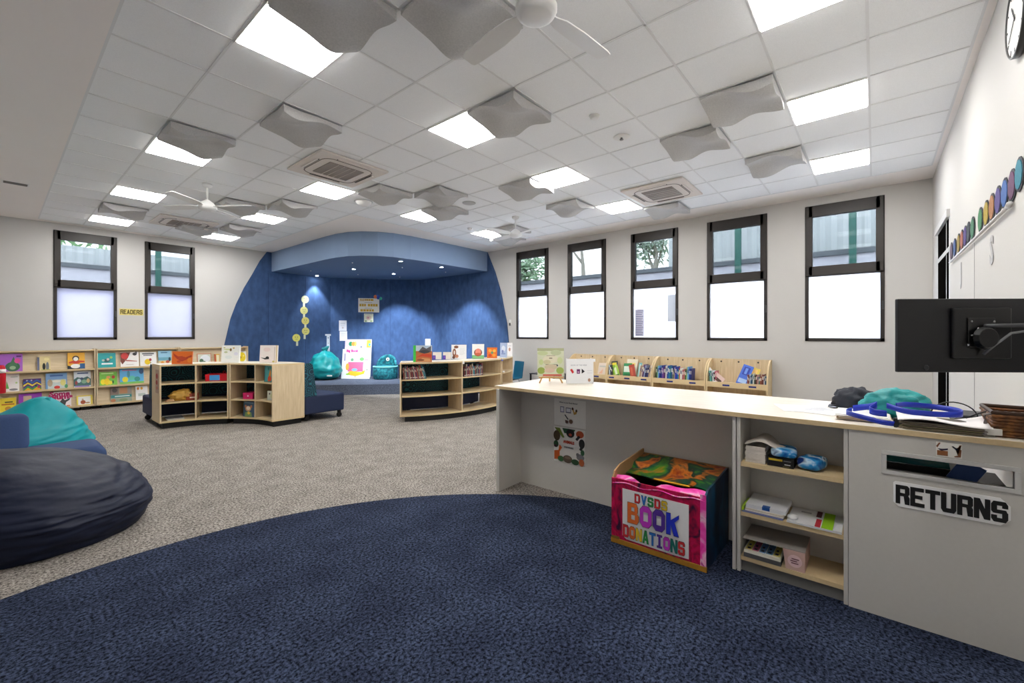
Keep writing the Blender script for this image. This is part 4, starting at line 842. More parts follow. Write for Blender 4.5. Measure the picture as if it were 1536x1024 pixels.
bs('pale blue picture book standing near the far end of the right bookcase',750,760,514,536,ZT,(176,196,228),[('e',.5,.6,.3,.2,(222,230,244)),('r',.2,.2,.8,.3,(140,160,206)),('e',.4,.4,.14,.12,(120,140,196))],G2,.02,.06,-.2)
bs('white picture book with tiny brown figure at the far end of the right bookcase',760.5,768,514,534,ZT,(240,238,238),[('e',.5,.5,.2,.14,(190,150,130)),('r',.2,.74,.8,.78,(180,180,186))],G2,.02,.06,-.3)
for k,(a,b) in enumerate(((649,662),(664.5,676.5))):
    bs('small cream card with a purple square, %s the dinosaur book'%('right beside' if k==0 else 'second along from'),a,b,528,539,ZT,(236,226,214),[('r',0,0,.34,.55,(90,50,150)),('e',.16,.3,.08,.12,(130,90,180)) if k==0 else ('e',.16,.3,.08,.12,(120,80,176))],'cream cards with purple squares',.01,.12,0,'shelf_card','card')
mb=MB(); p=zp(692,545,ZT); q=pol(C2,2.424,-101); mb.box((q.x-.022,q.y-.002,ZT-.055),(q.x+.022,q.y+.002,ZT-.002),WHITE); tag(mb.build('shelf_tag'),'small white tag hanging at the top of the bookcase divider','tag')
mb=MB(); q=pol(C2,2.424,-75); mb.box((q.x-.03,q.y-.012,ZT-.05),(q.x+.03,q.y-.002,ZT-.02),M((96,104,190),.5)); tag(mb.build('shelf_tag'),'small violet tag at the corner of the right curved bookcase','tag')
mb=MB(); q=pol(C2,2.428,-73.5); mb.box((q.x-.03,q.y-.006,.725),(q.x+.03,q.y-.001,.755),WHITE); tag(mb.build('shelf_tag'),'white tag on the middle shelf edge of the narrow curved bookcase','tag')
# things inside the left curved bookcases
def at(c,r,a,z): p=pol(c,r,a); return (p.x,p.y,z)
def yawmat(p,a): return Matrix.Translation(p)@Matrix.Rotation(math.radians(a),4,'Z')
# frame: x radial outward, y tangential
t=thing('storage_basket','red plastic basket with a blue label on the upper shelf','basket',at(C1,1.36,56,.712))
M4=yawmat(at(C1,1.36,56,.712),56+8); REDP=M((214,16,32),.35,.05)
mb=MB(); 
for a,b,c,d in ((-.12,.12,-.15,-.145),(-.12,.12,.145,.15),(-.12,-.115,-.15,.15),(.115,.12,-.15,.15)): mb.prism([(a,c),(b,c),(b,d),(a,d)],0,.115,REDP,M4=M4)
mb.box((-.12,-.15,0),(.12,.15,.006),REDP,M4); mb.build('tub',t)
mb=MB(); mb.box((-.124,-.05,.015),(-.1205,.09,.10),M((70,160,226),.5),M4); mb.build('label_card',t)
mb=MB(); mb.tube([M4@Vector((-.12,-.1,.11)),M4@Vector((-.05,-.09,.155)),M4@Vector((.06,-.09,.155)),M4@Vector((.12,-.1,.11))],.006,REDP,n=6); mb.build('handle',t,smooth=True)
# golden bag
def blob(name,lab,cat,c,r,mat,seed=1,amp=.06,fr=3,flat=.3,parent=None,tilt=None,n=40,exp=2,fn=None,build=True):
    vs=[];mb=MB(); c=Vector(c)
    def f(u,v):
        th=2*PI*u; ph=PI*(v-.5); x=math.cos(ph)*math.cos(th); y=math.cos(ph)*math.sin(th); z=math.sin(ph)
        p=Vector((x,y,z)); k=1+amp*noise.noise(p*fr+Vector((seed,seed*1.7,0)))+amp*.5*noise.noise(p*fr*2.3+Vector((seed*3,0,seed)))
        p=Vector((r[0]*x*k,r[1]*y*k,r[2]*z*k))
        if fn: p=fn(p,x,y,z,th)
        if tilt: p=tilt@p
        p=p+c
        return p
    mb.grid(f,n,n//2+1,mat,closeu=True)
    lo=c.z-r[2]*flat
    mb.v=[Vector((p.x,p.y,max(p.z,lo))) for p in mb.v]
    if not build: return mb
    o=mb.build(name,parent,smooth=True)
    if parent is None: tag(o,lab,cat)
    return o
q=at(C1,1.34,77,.412+.085)
GOLD=M((206,160,70),.5,.3,14,.3,name='golden_fabric')
o=blob('fabric_bag','crumpled golden cloth bag on the middle shelf at the left end','bag',q,(.15,.10,.095),GOLD,3,.35,3,.9,tilt=Matrix.Rotation(math.radians(-10),3,'Z'))
q=at(C1,1.27,84.5,.412); mb=MB(); mb.grid(lambda u,v:Vector((q[0]-.03+.1*u,q[1]-.07+.13*v,q[2]+.012+.05*v*u)),6,6,M((206,170,130),.6)); tag(mb.build('paper_bag',solid=.006),'tan paper wrapper sticking out under the golden bag','wrapper')
M4=yawmat(at(C1,1.33,71.0,.412),71); mb=MB(); mb.box((-.06,-.09,0),(.1,.07,.11),M((150,62,34),.5,.1),M4); d=Dec(mb,M4@Vector((-.06,.07,0)),M4.to_3x3()@Vector((0,-.16,0)),(0,0,.11),M4.to_3x3()@Vector((-1,0,0))); d.rect(.3,.3,.75,.5,(236,220,206)); tag(mb.build('small_box'),'small brown box with white lettering beside the golden bag','box')
M4=yawmat(at(C1,1.30,31,.412),35); mb=MB(); mb.box((-.08,-.085,0),(.1,.085,.105),M((200,14,96),.45,.05),M4); d=Dec(mb,M4@Vector((-.08,.085,0)),M4.to_3x3()@Vector((0,-.17,0)),(0,0,.105),M4.to_3x3()@Vector((-1,0,0))); d.ell(.52,.5,.08,.12,(240,220,230)); tag(mb.build('storage_box'),'magenta storage box on the middle shelf of the right hand bookcase','box')
def shelfbook(lab,r,a,z,w,h,cov,art,yaw,lean=.05,d=.02):
    p=at(C1,r,a,z+.001); f=-pol((0,0),1,a); right=Vector((-f.y,f.x,0)) ; right=UP.cross(f)*1
    if right.dot(RT)<0: right=-right
    return picture_book(lab,p,right,w,h,d,lean,cov,art,'books in the left curved bookcases',yaw=yaw)
shelfbook('teal picture book with an orange giraffe on the top right shelf',1.22,8.2,.712,.19,.27,(70,150,150),[('p',[(.35,.05),(.5,.55),(.6,.8),(.68,.55),(.66,.05)],(226,140,40)),('e',.56,.2,.2,.16,(210,70,30)),('r',.88,.6,1,.8,(240,240,240)),('e',.4,.8,.05,.1,(40,100,100)),('r',0,0,.08,1,(40,110,120))],.25)
shelfbook('pale grey picture book leaning on the middle right shelf',1.25,8,.412,.17,.15,(206,206,190),[('e',.6,.5,.2,.3,(210,210,160)),('e',.3,.7,.1,.1,(110,90,90)),('r',.7,.1,.9,.3,(226,226,214))],.2)
shelfbook('dark blue picture book with a little monkey on the bottom shelf',1.21,29.5,.119,.245,.245,(50,80,106),[('e',.44,.55,.26,.18,(206,160,110)),('e',.44,.58,.17,.12,(240,220,200)),('e',.2,.7,.08,.1,(196,120,80)),('e',.7,.7,.08,.1,(196,120,80)),('p',[(.15,.02),(.2,.3),(.5,.36),(.75,.3),(.8,.02)],(120,150,90)),('e',.5,.26,.12,.1,(230,190,70)),('r',.1,.9,.9,.98,(100,130,150))],-.15)
q=at(C1,1.42,27.5,.712+.05); blob('fabric_pouch','small dark crumpled pouch on the top shelf of the right half','pouch',q,(.07,.10,.07),M((52,58,66),.6,.3,20),5,.4,4,.7)
M4=yawmat(at(C1,1.33,80.5,.119),82); 
for k in range(3):
    mb=MB(); mb.box((-.10,-.12+.01*k,.012*k+.001),(.16,.10+.012*k,.012*k+.011),M(((210,208,200),(190,186,176),(90,90,96))[k],.5),M4); tag(mb.build('magazine'),'flat magazine on the bottom left shelf, %s of three'%('lowest','middle','top')[k],'magazine','magazines on the bottom left shelf')
# upright books in the right curved bookcase
PALS=[(150,60,50),(190,90,60),(30,50,60),(214,206,180),(120,130,120),(60,80,140),(170,40,50),(200,130,110),(90,130,160),(216,200,160),(150,40,50),(90,30,50),(170,60,60),(60,60,70),(226,216,196),(180,50,70),(60,50,110),(214,90,50),(170,30,40),(130,120,110),(210,180,130),(100,50,40),(190,60,50),(226,200,170),(40,150,176),(60,160,170),(110,130,150)]
CN=['brick red','terracotta','dark slate','cream','sage grey','denim blue','crimson','dusty rose','powder blue','sand','deep red','maroon','rust red','charcoal','ivory','raspberry','indigo','orange','scarlet','taupe','tan','brown','tomato red','beige','turquoise','aqua','grey blue']
PALS=[tuple(int(v*.72) for v in c) for c in PALS]
def spines(c,rad,a0,a1,z,n,hs,leanf,group,where,pal=PALS,names=CN,off=0,th=(.008,.02),sgn=1):
    a=a0; i=0
    while i<n:
        w=random.uniform(*th); h=random.uniform(*hs); dep=random.uniform(.14,.19); ln=leanf(i/n)
        k=(i+off)%len(pal); cv=pal[k]; nm=names[k]
        p=pol(c,rad,a,z+.001); f=pol((0,0),1,a) # outward = towards viewer for the convex case
        t=Vector((-f.y,f.x,0))*sgn
        R=Matrix(((t.x,-f.x,0),(t.y,-f.y,0),(0,0,1))).to_4x4()
        Rl=Matrix.Rotation(ln,4,'Y'); M4=Matrix.Translation(p+Vector((0,0,w*abs(math.sin(ln))+.0005)))@R@Rl
        mb=MB(); cm=M(cv,.5,.08); mb.box((0,0,0),(.0015,dep,h),cm,M4); mb.box((w-.0015,0,0),(w,dep,h),cm,M4); mb.box((0,-.001,0),(w,.002,h),cm,M4); mb.box((.0015,.002,.002),(w-.0015,dep-.003,h-.003),M(PG,.8),M4)
        if w>.010:
            mb.box((w*.2,-.0018,h*.62),(w*.8,-.0009,h*.8),M((180,170,150) if sum(cv)<330 else (60,60,80),.5),M4); mb.box((w*.1,-.0018,h*.1),(w*.9,-.0009,h*.16),M((236,230,220),.5),M4)
        lab='%s book spine, %s from the left %s'%(nm,ORD[i],where)
        tag(mb.build('upright_book',origin=p),lab,'book',group)
        a+=sgn*math.degrees((w/max(.6,math.cos(ln))+.001)/rad); i+=1
        if sgn>0 and a>a1: break
spines(C2,2.395,-126.6,-106.5,.72,27,(.175,.235),lambda f:-.06-.22*f,'books in the left bay of the right curved bookcase','in the left bay')
spines(C2,2.395,-100.3,-81.0,.72,28,(.165,.235),lambda f:(.06*math.sin(f*9)),'books in the right bay of the right curved bookcase','in the right bay',off=11,th=(.010,.021))
# books in the bins along the window wall: front edge at X=7.985, running along -Y to the viewer's right
def binrow(k,spec,where,group):
    i=0
    for (y0,y1,hs,pal,names,ln) in spec:
        y=y0
        j=0
        while y>y1 and i<30:
            w=random.uniform(.012,.026); h=random.uniform(*hs); cv=pal[j%len(pal)]; nm=names[j%len(pal)]
            M4=Matrix.Translation((7.982+random.uniform(0,.03),y,.6235+w*abs(math.sin(ln))))@Matrix(((0,1,0,0),(-1,0,0,0),(0,0,1,0),(0,0,0,1)))@Matrix.Rotation(ln,4,'Y')
            dep=random.uniform(.18,.22)
            mb=MB(); cm=M(cv,.45,.08); mb.box((0,0,0),(.0015,dep,h),cm,M4); mb.box((w-.0015,0,0),(w,dep,h),cm,M4); mb.box((0,-.001,0),(w,.002,h),cm,M4); mb.box((.0015,.002,.002),(w-.0015,dep-.003,h-.003),M(PG,.8),M4)
            mb.box((w*.2,-.0018,h*.6),(w*.8,-.0009,h*.84),M((230,226,214) if sum(cv)<400 else (70,80,120),.5),M4)
            tag(mb.build('upright_book',origin=(7.99,y,.6235)),'%s book, %s from the left %s'%(nm,ORD[i],where),'book',group)
            y-=w/max(.5,math.cos(ln))+.002; i+=1; j+=1
B1=[(60,90,60),(150,190,120),(110,170,220),(30,70,160),(30,40,120),(40,60,150),(130,80,170),(110,60,140),(90,40,90),(230,230,226),(70,90,150),(20,80,160),(30,120,150),(40,130,160),(30,60,130),(110,120,90),(200,170,200),(20,60,170),(24,80,190),(60,150,130),(190,70,50),(210,226,210),(230,220,210),(170,90,110),(190,110,90)]
N1=['dark green','light green','pale blue','royal blue','navy','cobalt','violet','purple','plum','white','slate blue','bright blue','petrol','teal blue','midnight blue','olive','lilac','ultramarine','azure','sea green','brick','mint white','off white','mauve','clay']
binrow(1,[(3.17,2.30,(.21,.29),B1,N1,0.03)],'in the blue filled bin','books in the second bin from the right')
B2=[(180,200,210),(70,70,80),(40,44,50),(150,190,60)]; N2=['pale grey','grey','black','lime']
binrow(2,[(4.12,4.03,(.2,.25),B2,N2,-.05)],'beside the dark framed comic','books at the left of the third bin')
binrow(2,[(3.50,3.27,(.22,.29),[(180,150,120),(220,206,190),(120,80,120),(60,50,90),(150,160,200),(40,50,110),(90,80,130),(50,60,110)],['tan','cream','plum','dark violet','lavender','navy','heather','indigo'],.16)],'leaning at the right of the green filled bin','leaning books at the right of the third bin')
binrow(0,[(2.20,2.10,(.2,.25),[(110,180,170),(60,120,110),(200,210,210),(60,40,44),(190,90,110)],['aqua','sea green','silver','dark brown','pink'],-.1)],'in the rightmost bin','books at the left of the rightmost bin')
binrow(0,[(1.62,1.36,(.17,.22),[(150,80,60),(120,60,50),(190,190,190),(40,90,130),(60,110,130),(190,196,190),(60,70,50),(110,60,50),(180,140,130),(70,110,100)],['rust','brown','silver','blue','grey blue','pale grey','dark olive','chestnut','dusty pink','green grey'],.02)],'at the right of the rightmost bin','books at the right of the rightmost bin')
def binface(lab,px0,px1,yt,yb,cov,art,roll,yaw=0,x=8.02):
    a=xp(px0,yb,x); b=xp(px1,yb,x); zt=xp((px0+px1)/2,yt,x).z; z=.6245
    w=abs(a.y-b.y); h=zt-z
    up=Vector((.28,0,1)).normalized(); right=Vector((0,-1,0)); bk=Vector((1,0,-.28)).normalized()
    c=Vector((x,(a.y+b.y)/2,z+ (w/2*abs(math.sin(roll))) +.002))
    M4=Matrix(((right.x,bk.x,up.x,c.x),(right.y,bk.y,up.y,c.y),(right.z,bk.z,up.z,c.z),(0,0,0,1)))@Matrix.Rotation(roll,4,'Y')
    mb=MB(); book_box(mb,w,h,.015,M4,cov); R=M4.to_3x3(); dd=Dec(mb,M4@Vector((-w/2,-.0015,0)),R@Vector((w,0,0)),R@Vector((0,0,h)),R@Vector((0,-1,0)),.0006)
    for it in art: dd.shape(it)
    tag(mb.build('picture_book',origin=c),lab,'book','books facing out in the window wall bins')
binface('tilted blue picture book with pale blocks in the rightmost bin',1103,1119,548,568,(70,110,210),[('r',.2,.5,.8,.9,(50,70,170)),('r',.36,.55,.6,.85,(110,150,226)),('r',.1,.08,.9,.3,(170,200,240))],.32)
binface('tilted yellow and aqua book beside the blue one in the rightmost bin',1115,1131,552,570,(226,200,90),[('r',.1,.1,.7,.6,(160,214,226)),('r',.1,.66,.8,.92,(246,206,130)),('r',.3,.3,.6,.5,(226,240,240))],.3,x=8.06)
binface('dark framed yellow comic book leaning in the green filled bin',917,926,541.5,556,(44,46,48),[('r',.15,.3,.85,.9,(216,196,50)),('e',.5,.6,.2,.16,(120,130,50))],-.12)
binface('lime green sloping book beside the dark framed one',922,930,548,557,(160,200,70),[('r',.3,.2,.7,.8,(226,236,200)),('r',.1,.05,.9,.16,(60,110,50))],-.4,x=8.0)
binface('green and white striped landscape book in the green filled bin',934,946,544.5,558,(36,140,80),[('r',.06,.4,.94,.8,(214,232,214)),('r',.1,.1,.9,.3,(20,110,60))],-.03)
binface('white and cream tall book standing behind the green striped one',938,954,538,556,(232,222,200),[('r',.2,.66,.8,.8,(246,216,120)),('r',.2,.4,.8,.5,(226,200,150))],0,x=8.12)
binface('red brown sloping book right of the green striped one',946,954,547,558.5,(170,60,36),[('r',.2,.2,.6,.8,(196,90,60))],-.28,x=8.01)
binface('pale aqua book at the middle right of the green filled bin',955.5,960,543.5,559,(120,190,190),[('r',.3,.1,.7,.9,(206,226,220))],.02)
binface('pinkish white folded paper book in the leftmost bin',896,911,544,560,(222,206,190),[('r',.1,.7,.8,.8,(190,190,180)),('p',[(.75,.1),(.95,.3),(.9,.05)],(60,54,50)),('p',[(.1,.2),(.5,.6),(.45,.2)],(226,180,150))],0)
binface('white paperback slumped flat against the left books in the rightmost bin',1071,1080,551,565,(228,228,232),[('r',.2,.2,.8,.6,(206,206,216))],-.62,x=8.0)
binface('small pink white booklet sliding down in the rightmost bin',1078,1090,560,567,(220,190,180),[('r',.1,.1,.5,.9,(90,60,50))],-.9,x=8.0)
# ================================================================== SOFT SEATING
def wr(p,f,s): return noise.noise(Vector(p)*f+Vector((s,s*2.1,-s)))
def beanbag(name,lab,c,R,H_,mat,seed,tip=None,nrm=72,lie=False,rot=0,flatn=.55,wrk=.02,seams=6,yscale=1):
    """pear shaped sack: profile by height, pleats near the tied tip, creases"""
    t=thing(name,lab,'bean bag',(c[0],c[1],c[2]))
    mb=MB(); NV=40
    tip=Vector(tip) if tip else Vector((0,0,H_))
    def f(u,v):
        th=2*PI*u
        if v<.5: k=v/.5; r=math.sin(k*PI/2)**.55; z=0.5*H_*.62*(1-math.cos(k*PI/2))*1.15
        else:
            k=(v-.5)/.5; r=(math.cos(k*PI/2)**1.15)*.97+.03*(1-k); z=H_*.357+(H_-H_*.357)*(math.sin(k*PI/2)**1.25)
        k2=max(0,(v-.5)/.5)
        pleat=1+.035*math.sin(th*9+seed)*k2**.5*(1-k2*.3)+.012*math.sin(th*seams)
        x=R*r*math.cos(th)*pleat; y=R*yscale*r*math.sin(th)*pleat
        p=Vector((x,y,max(0,z)))
        w=wrk*(wr((x*1.2,y*1.2,z*2.4),3.2,seed)+.5*wr((x,y,z*2),7,seed+4)+.25*wr((x,y,z*2),15,seed+7))
        n=Vector((x,y,max(0,z-H_*.3))).normalized() if (abs(x)+abs(y))>1e-4 else Vector((0,0,1))
        p+=n*w*min(1,z/(.08*H_)+.1)
        s=k2**1.6; p.x+=tip.x*s; p.y+=tip.y*s; p.z=max(.0,p.z)
        p.rotate(Matrix.Rotation(rot,3,'Z'))
        return p+Vector(c)
    mb.grid(f,nrm,NV,mat,closeu=True)
    mb.build('sack',t,smooth=True)
    return t
# foreground navy bean bag
def lump(name,parent,c,r,mat,seed,rot=0,e=.8,amp=.03,crease=0,lab=None,cat=None,nu=110,nv=60,tuck=.9,shape=None,pn=1):
    mb=MB(); c=Vector(c)
    def sp(a,n): return math.copysign(abs(a)**n,a)
    def f(u,v):
        th=2*PI*u; ph=PI*(v-.5)
        cp=sp(math.cos(ph),e) if math.cos(ph)>1e-9 else 0
        x,y,z=cp*sp(math.cos(th),pn),cp*sp(math.sin(th),pn),sp(math.sin(ph),1)
        q=Vector((x,y,z))
        k=1+amp*(wr(q,1.6,seed)+.6*wr((x*1.3,y*1.3,z*3),3.2,seed+2))
        if crease:
            # long soft folds running along the bag and short gathers near its tip
            k+=crease*(.7*math.sin(7*z+3*wr(q,1.2,seed+3)+2*x)*math.exp(-abs(z-.4)*1.2)+.8*wr((x*2,y*2,z*9),2.2,seed+5)+.45*wr((x*5,y*5,z*14),2.4,seed+6)*max(0,z)**.5)*(.35+.65*max(0,min(1,z+.7)))
        p=Vector((x*r[0]*k,y*r[1]*k,z*r[2]*k))
        if shape: p=shape(p,x,y,z)
        p.rotate(Matrix.Rotation(rot,3,'Z')); p+=c
        if p.z<.0+.0: p.z=0
        return p
    mb.grid(f,nu,nv,mat,closeu=True)
    o=mb.build(name,parent,smooth=True)
    if lab: tag(o,lab,cat)
    return o
t=thing('bean_bag','large dark navy bean bag slumped in the left foreground','bean bag',(.10,4.90,0))
lump('sack',t,(.02,4.95,.19),(.93,.64,.40),NAVYBAG,4,rot=-.84,e=.66,pn=.88,amp=.035,crease=.014,nu=220,nv=120,shape=lambda p,x,y,z: Vector((p.x,p.y,p.z*(1-.10*max(0,x)) - .10*max(0,x)**2*max(0,z))))
mb=MB(); SE=M((14,20,38),.6)
pts=[]
for k in range(24):
    a=-2.4+k*.1; x=-.08+.99*math.cos(a)*.93; y=4.98+.72*math.sin(a)*.93; 
    pts.append((x,y,.40-.16*max(0,math.cos(a))))
# seam left as a pleat line on the sack's shoulder
t2=thing('bean_bag','bright teal bean bag with gathered top in front of the display shelves','bean bag',(-.02,7.25,0))
lump('sack',t2,(-.10,7.25,.21),(.86,.72,.30),TEALBAG,9,e=.85,amp=.05,crease=.014,nu=200,nv=110,shape=lambda p,x,y,z: Vector((p.x+.16*max(0,z)**2,p.y,p.z+(.30*math.exp(-((x-.42)**2+(y)**2)*5)*max(0,z)))))
mb=MB()
def tf(u,v):
    th=2*PI*u; k=v; r=.13*(1-k)**1.2+.035+.03*k; r*=1+.22*math.sin(th*7)
    return Vector((.30+r*math.cos(th)+.05*k,7.22+r*math.sin(th)*.8,.66+.10*k+.01*math.sin(th*5)))
mb.grid(tf,48,10,TEALBAG,closeu=True); mb.build('tied_top',t2,smooth=True,solid=.004)
# denim lounge seat between them
t=thing('lounge_seat','denim blue low lounge seat between the navy and teal bean bags','seat',(.1,5.95,0))
mb=MB(); mb.box((-.75,5.76,.06),(.72,6.36,.40),DENIM); o=mb.build('seat_cushion',t,bevel=.09,seg=6,smooth=True)
mb=MB(); mb.prism([(6.10,.38),(6.36,.38),(6.42,.70),(6.28,.74)]  ,-.75,.22,DENIM,M4=Matrix(((0,0,1,0),(1,0,0,0),(0,1,0,0),(0,0,0,1)))); mb.build('back_cushion',t,bevel=.07,seg=6,smooth=True)
for (x,y) in ((-.6,5.86),(.58,5.86),(-.6,6.25),(.58,6.25)):
    mb=MB(); mb.box((x-.03,y-.03,0),(x+.03,y+.03,.08),BLACK); mb.build('foot',t)
# stage seating
pb=yp(489,568,11.75); 
c=(5.90,11.70,FS+.002); t=beanbag('bean_bag','teal pear shaped bean bag with knotted top on the blue stage',c,.43,.80,M((14,150,152),.35,.06,6,.15,bscale=16,name='teal_shiny_nylon'),2,tip=(.0,.0,0),wrk=.05,nrm=96)
mb=MB()
def tf2(u,v):
    th=2*PI*u; r=(.05+.05*v)*(1+.25*math.sin(th*4)); return Vector((c[0]-.02+r*math.cos(th)+.03*v,c[1]+r*math.sin(th),c[2]+.74+.14*v*(1+.3*math.cos(th))))
mb.grid(tf2,32,8,M((12,120,124),.4,.06,6,.15,name='teal_shiny_nylon_top'),closeu=True); mb.build('knotted_top',t,smooth=True,solid=.006)
mb=MB(); w_=Vector((.767*0+RT.x,RT.y,0)); pz=Vector(c)+w_*.28-FW*.375; mb.box((-.07,-.004,.0),(.07,.003,.035),WHITE,Matrix.Translation(pz+Vector((0,0,.11)))@Matrix.Rotation(math.atan2(RT.y,RT.x),4,'Z')); mb.build('brand_label',t)
# round teal patterned chair
def stool_pos(): 
    return zp(573,569.5,FS)
sp_=stool_pos(); t=thing('tub_chair','round teal patterned pouffe chair with curved back on the stage','chair',(sp_.x,sp_.y,FS))
TSW=ramp_mat('teal_mottled_fabric',[(.35,(10,70,84)),(.55,(20,120,130)),(.7,(60,160,164))],scale=14,detail=3,rough=.8)
c=sp_+FW*.33
mb=MB(); mb.lathe([(.30,.0),(.335,.03),(.345,.15),(.335,.33),(.30,.36),(.02,.37)],(c.x,c.y,FS+.002),TSW,n=36); mb.build('seat',t,smooth=True)
mb=MB(); mb.lathe([(.338,.325),(.346,.34),(.338,.36)],(c.x,c.y,FS),M((120,200,200),.6),n=36); mb.build('piping',t,smooth=True)
def bkf(u,v):
    an=math.atan2(FW.y,FW.x)+(u-.5)*2.7; hh=.37+.33*math.sin(PI*u)**.6*v; r=.33-.03*v
    return Vector((c.x+r*math.cos(an),c.y+r*math.sin(an),FS+hh-.03))
mb=MB(); mb.grid(bkf,24,8,TSW); mb.build('backrest',t,smooth=True,solid=.06)
q=c-FW*-.27; mb=MB(); ax=Matrix.Rotation(math.atan2(-FW.y,-FW.x),3,'Z')@Matrix.Rotation(PI/2,3,'Y'); q=Vector((c.x,c.y,FS+.53))+FW*.235
mb.lathe([(.05,0),(.05,.01),(.03,.014)],q,M((226,226,216),.5),n=16,axis=ax); mb.lathe([(.02,.012),(.018,.018)],q,M((20,80,90),.5),n=12,axis=ax); mb.build('motif',t)
# big books leaning on the stage
def bigbook(lab,px0,px1,yt,yb,art,cov,lean,fwd,d=.02):
    cc=zp((px0+px1)/2,yb,FS); s=(cc-O).dot(FW); 
    return picture_book(lab,(cc.x,cc.y,FS+.002),RT,(px1-px0)*s/F,(yb-yt)*s/F/math.cos(lean),d,lean,cov,art,'big books leaning on the alcove wall',name='big_book')
bigbook('giant white picture book with pink and green scene leaning on the stage wall',511.5,554,524,568,[('r',.04,.03,.97,.97,(248,248,246)),('t','Big Book',.34,.94,.09,(216,40,150),.006,1),('r',.24,.5,.78,.7,(220,232,214)),('e',.36,.64,.05,.05,(110,170,120)),('e',.7,.66,.08,.06,(120,190,110)),('r',.22,.24,.76,.56,(244,110,150)),('p',[(.18,.14),(.3,.26),(.7,.22),(.84,.3),(.8,.16),(.5,.08)],(246,190,40)),('e',.24,.15,.08,.03,(150,210,80)),('e',.46,.3,.1,.05,(130,190,230)),('e',.2,.4,.06,.12,(230,180,70)),('r',.8,.62,.94,.645,(240,120,160)),('r',.8,.5,.96,.52,(240,120,160)),('e',.88,.32,.08,.08,(226,236,200)),('e',.5,.06,.05,.01,(120,120,130)),('e',.9,.3,.02,.02,(90,110,110)),('r',.08,.6,.11,.85,(110,90,160))],(240,240,238),.16,0)
p=zp(534,566,FS)+FW*.06
s=(p-O).dot(FW)
picture_book('giant picture book with rainbow border standing behind the white one',(p.x,p.y,FS+.002),RT,40*s/F,57*s/F,.02,.13,(246,240,220),[('r',0,.8,.2,1,(214,200,240)),('e',.22,.88,.08,.06,(40,150,100)),('e',.32,.88,.07,.06,(246,150,60)),('r',.38,.82,.8,.95,(206,232,236)),('r',.82,.78,.98,.98,(240,200,60)),('e',.4,.88,.04,.07,(250,220,100)),('e',.62,.8,.05,.015,(70,80,120)),('e',.93,.86,.04,.04,(60,170,200))],'big books leaning on the alcove wall',name='big_book')
# height chart / white cross shape on the wall
def wallp(px,py,off=.002):
    r=ray(px,py); p=O+r*((DA-O).dot(DN)/r.dot(DN))
    if p.x<DA.x: p=yp(px,py,YL-.03); return p-Vector((0,off,0)),Vector((1,0,0)),Vector((0,-1,0))
    rr=UP.cross(DN)*1
    if rr.dot(RT)<0: rr=-rr
    return p+DN*off,rr,DN
def wallsheet(name,lab,cat,px0,py0,px1,py1,cov,art,group=None,tilt=0,th=.003):
    p,rr,n=wallp((px0+px1)/2,(py0+py1)/2,.0006); a,_,_=wallp(px0,py0,0); b,_,_=wallp(px1,py1,0)
    w=(b-a).dot(rr); h=a.z-b.z
    M4=Matrix(((rr.x,n.x,0,p.x),(rr.y,n.y,0,p.y),(0,0,1,p.z),(0,0,0,1)))@Matrix.Rotation(tilt,4,'Y'); R=M4.to_3x3()
    mb=MB(); 
    if cov: mb.box((-w/2,0,-h/2),(w/2,th,h/2),M(cov,.6,.02),M4)
    d=Dec(mb,M4@Vector((-w/2,th,-h/2)),R@Vector((w,0,0)),R@Vector((0,0,h)),n,.0008)
    for it in art: d.shape(it)
    return tag(mb.build(name,origin=p),lab,cat,group)
YO=(206,164,40)
wallsheet('poster','white poster with three rows of golden lettering on the alcove wall','poster',537.5,447,569,468.5,(236,232,222),[('b','SO',.08,.8,.2,.15,YO),('r',.3,.82,.72,.95,YO),('r',.36,.83,.38,.94,(236,232,222)),('r',.46,.83,.48,.94,(236,232,222)),('r',.56,.83,.58,.94,(236,232,222)),('r',.06,.42,.36,.6,YO),('r',.15,.43,.17,.59,(236,232,222)),('r',.26,.43,.28,.59,(236,232,222)),('r',.46,.42,.92,.6,YO),('r',.56,.43,.58,.59,(236,232,222)),('r',.68,.43,.7,.59,(236,232,222)),('r',.8,.43,.82,.59,(236,232,222)),('r',.1,.06,.74,.22,YO),('r',.22,.07,.24,.21,(236,232,222)),('r',.36,.07,.38,.21,(236,232,222)),('r',.5,.07,.52,.21,(236,232,222)),('r',.62,.07,.64,.21,(236,232,222)),('r',.3,.68,.66,.71,(170,170,170)),('r',.3,.28,.66,.31,(170,170,170))])
mb=MB(); p,rr,n=wallp(566,446,.008)
M4=Matrix(((rr.x,n.x,0,p.x),(rr.y,n.y,0,p.y),(0,0,1,p.z),(0,0,0,1)))
for a,b,r,cc in ((-.05,.02,.055,(226,120,70)),(.03,.0,.06,(30,70,170)),(.09,-.03,.05,(60,180,150)),(.0,.045,.03,(40,90,190))):
    mb.lathe([(r,0),(r,.006),(r*.6,.012)],M4@Vector((a,0,b)),M(cc,.5),n=14,axis=M4.to_3x3()@Matrix.Rotation(-PI/2,3,'X'))
tag(mb.build('paper_flower'),'orange blue and green paper flower on the corner of the golden lettered poster','decoration')
wallsheet('small_poster','small cream picture sheet pinned directly under the golden lettered poster','poster',546,470,560,483,(226,226,206),[('e',.5,.5,.3,.3,(220,200,180)),('e',.2,.12,.14,.08,(120,150,100)),('e',.78,.12,.14,.08,(150,170,110)),('e',.45,.5,.1,.1,(200,130,150)),('r',.1,.88,.9,.94,(170,180,170))])
wallsheet('notice_sheet','upper white sheet of two hanging left of the golden lettered poster','poster',508.5,480.5,520,496,(226,226,232),[('r',.2,.7,.8,.74,(170,176,190)),('r',.2,.5,.7,.53,(180,186,200)),('e',.5,.3,.12,.1,(200,190,190))])
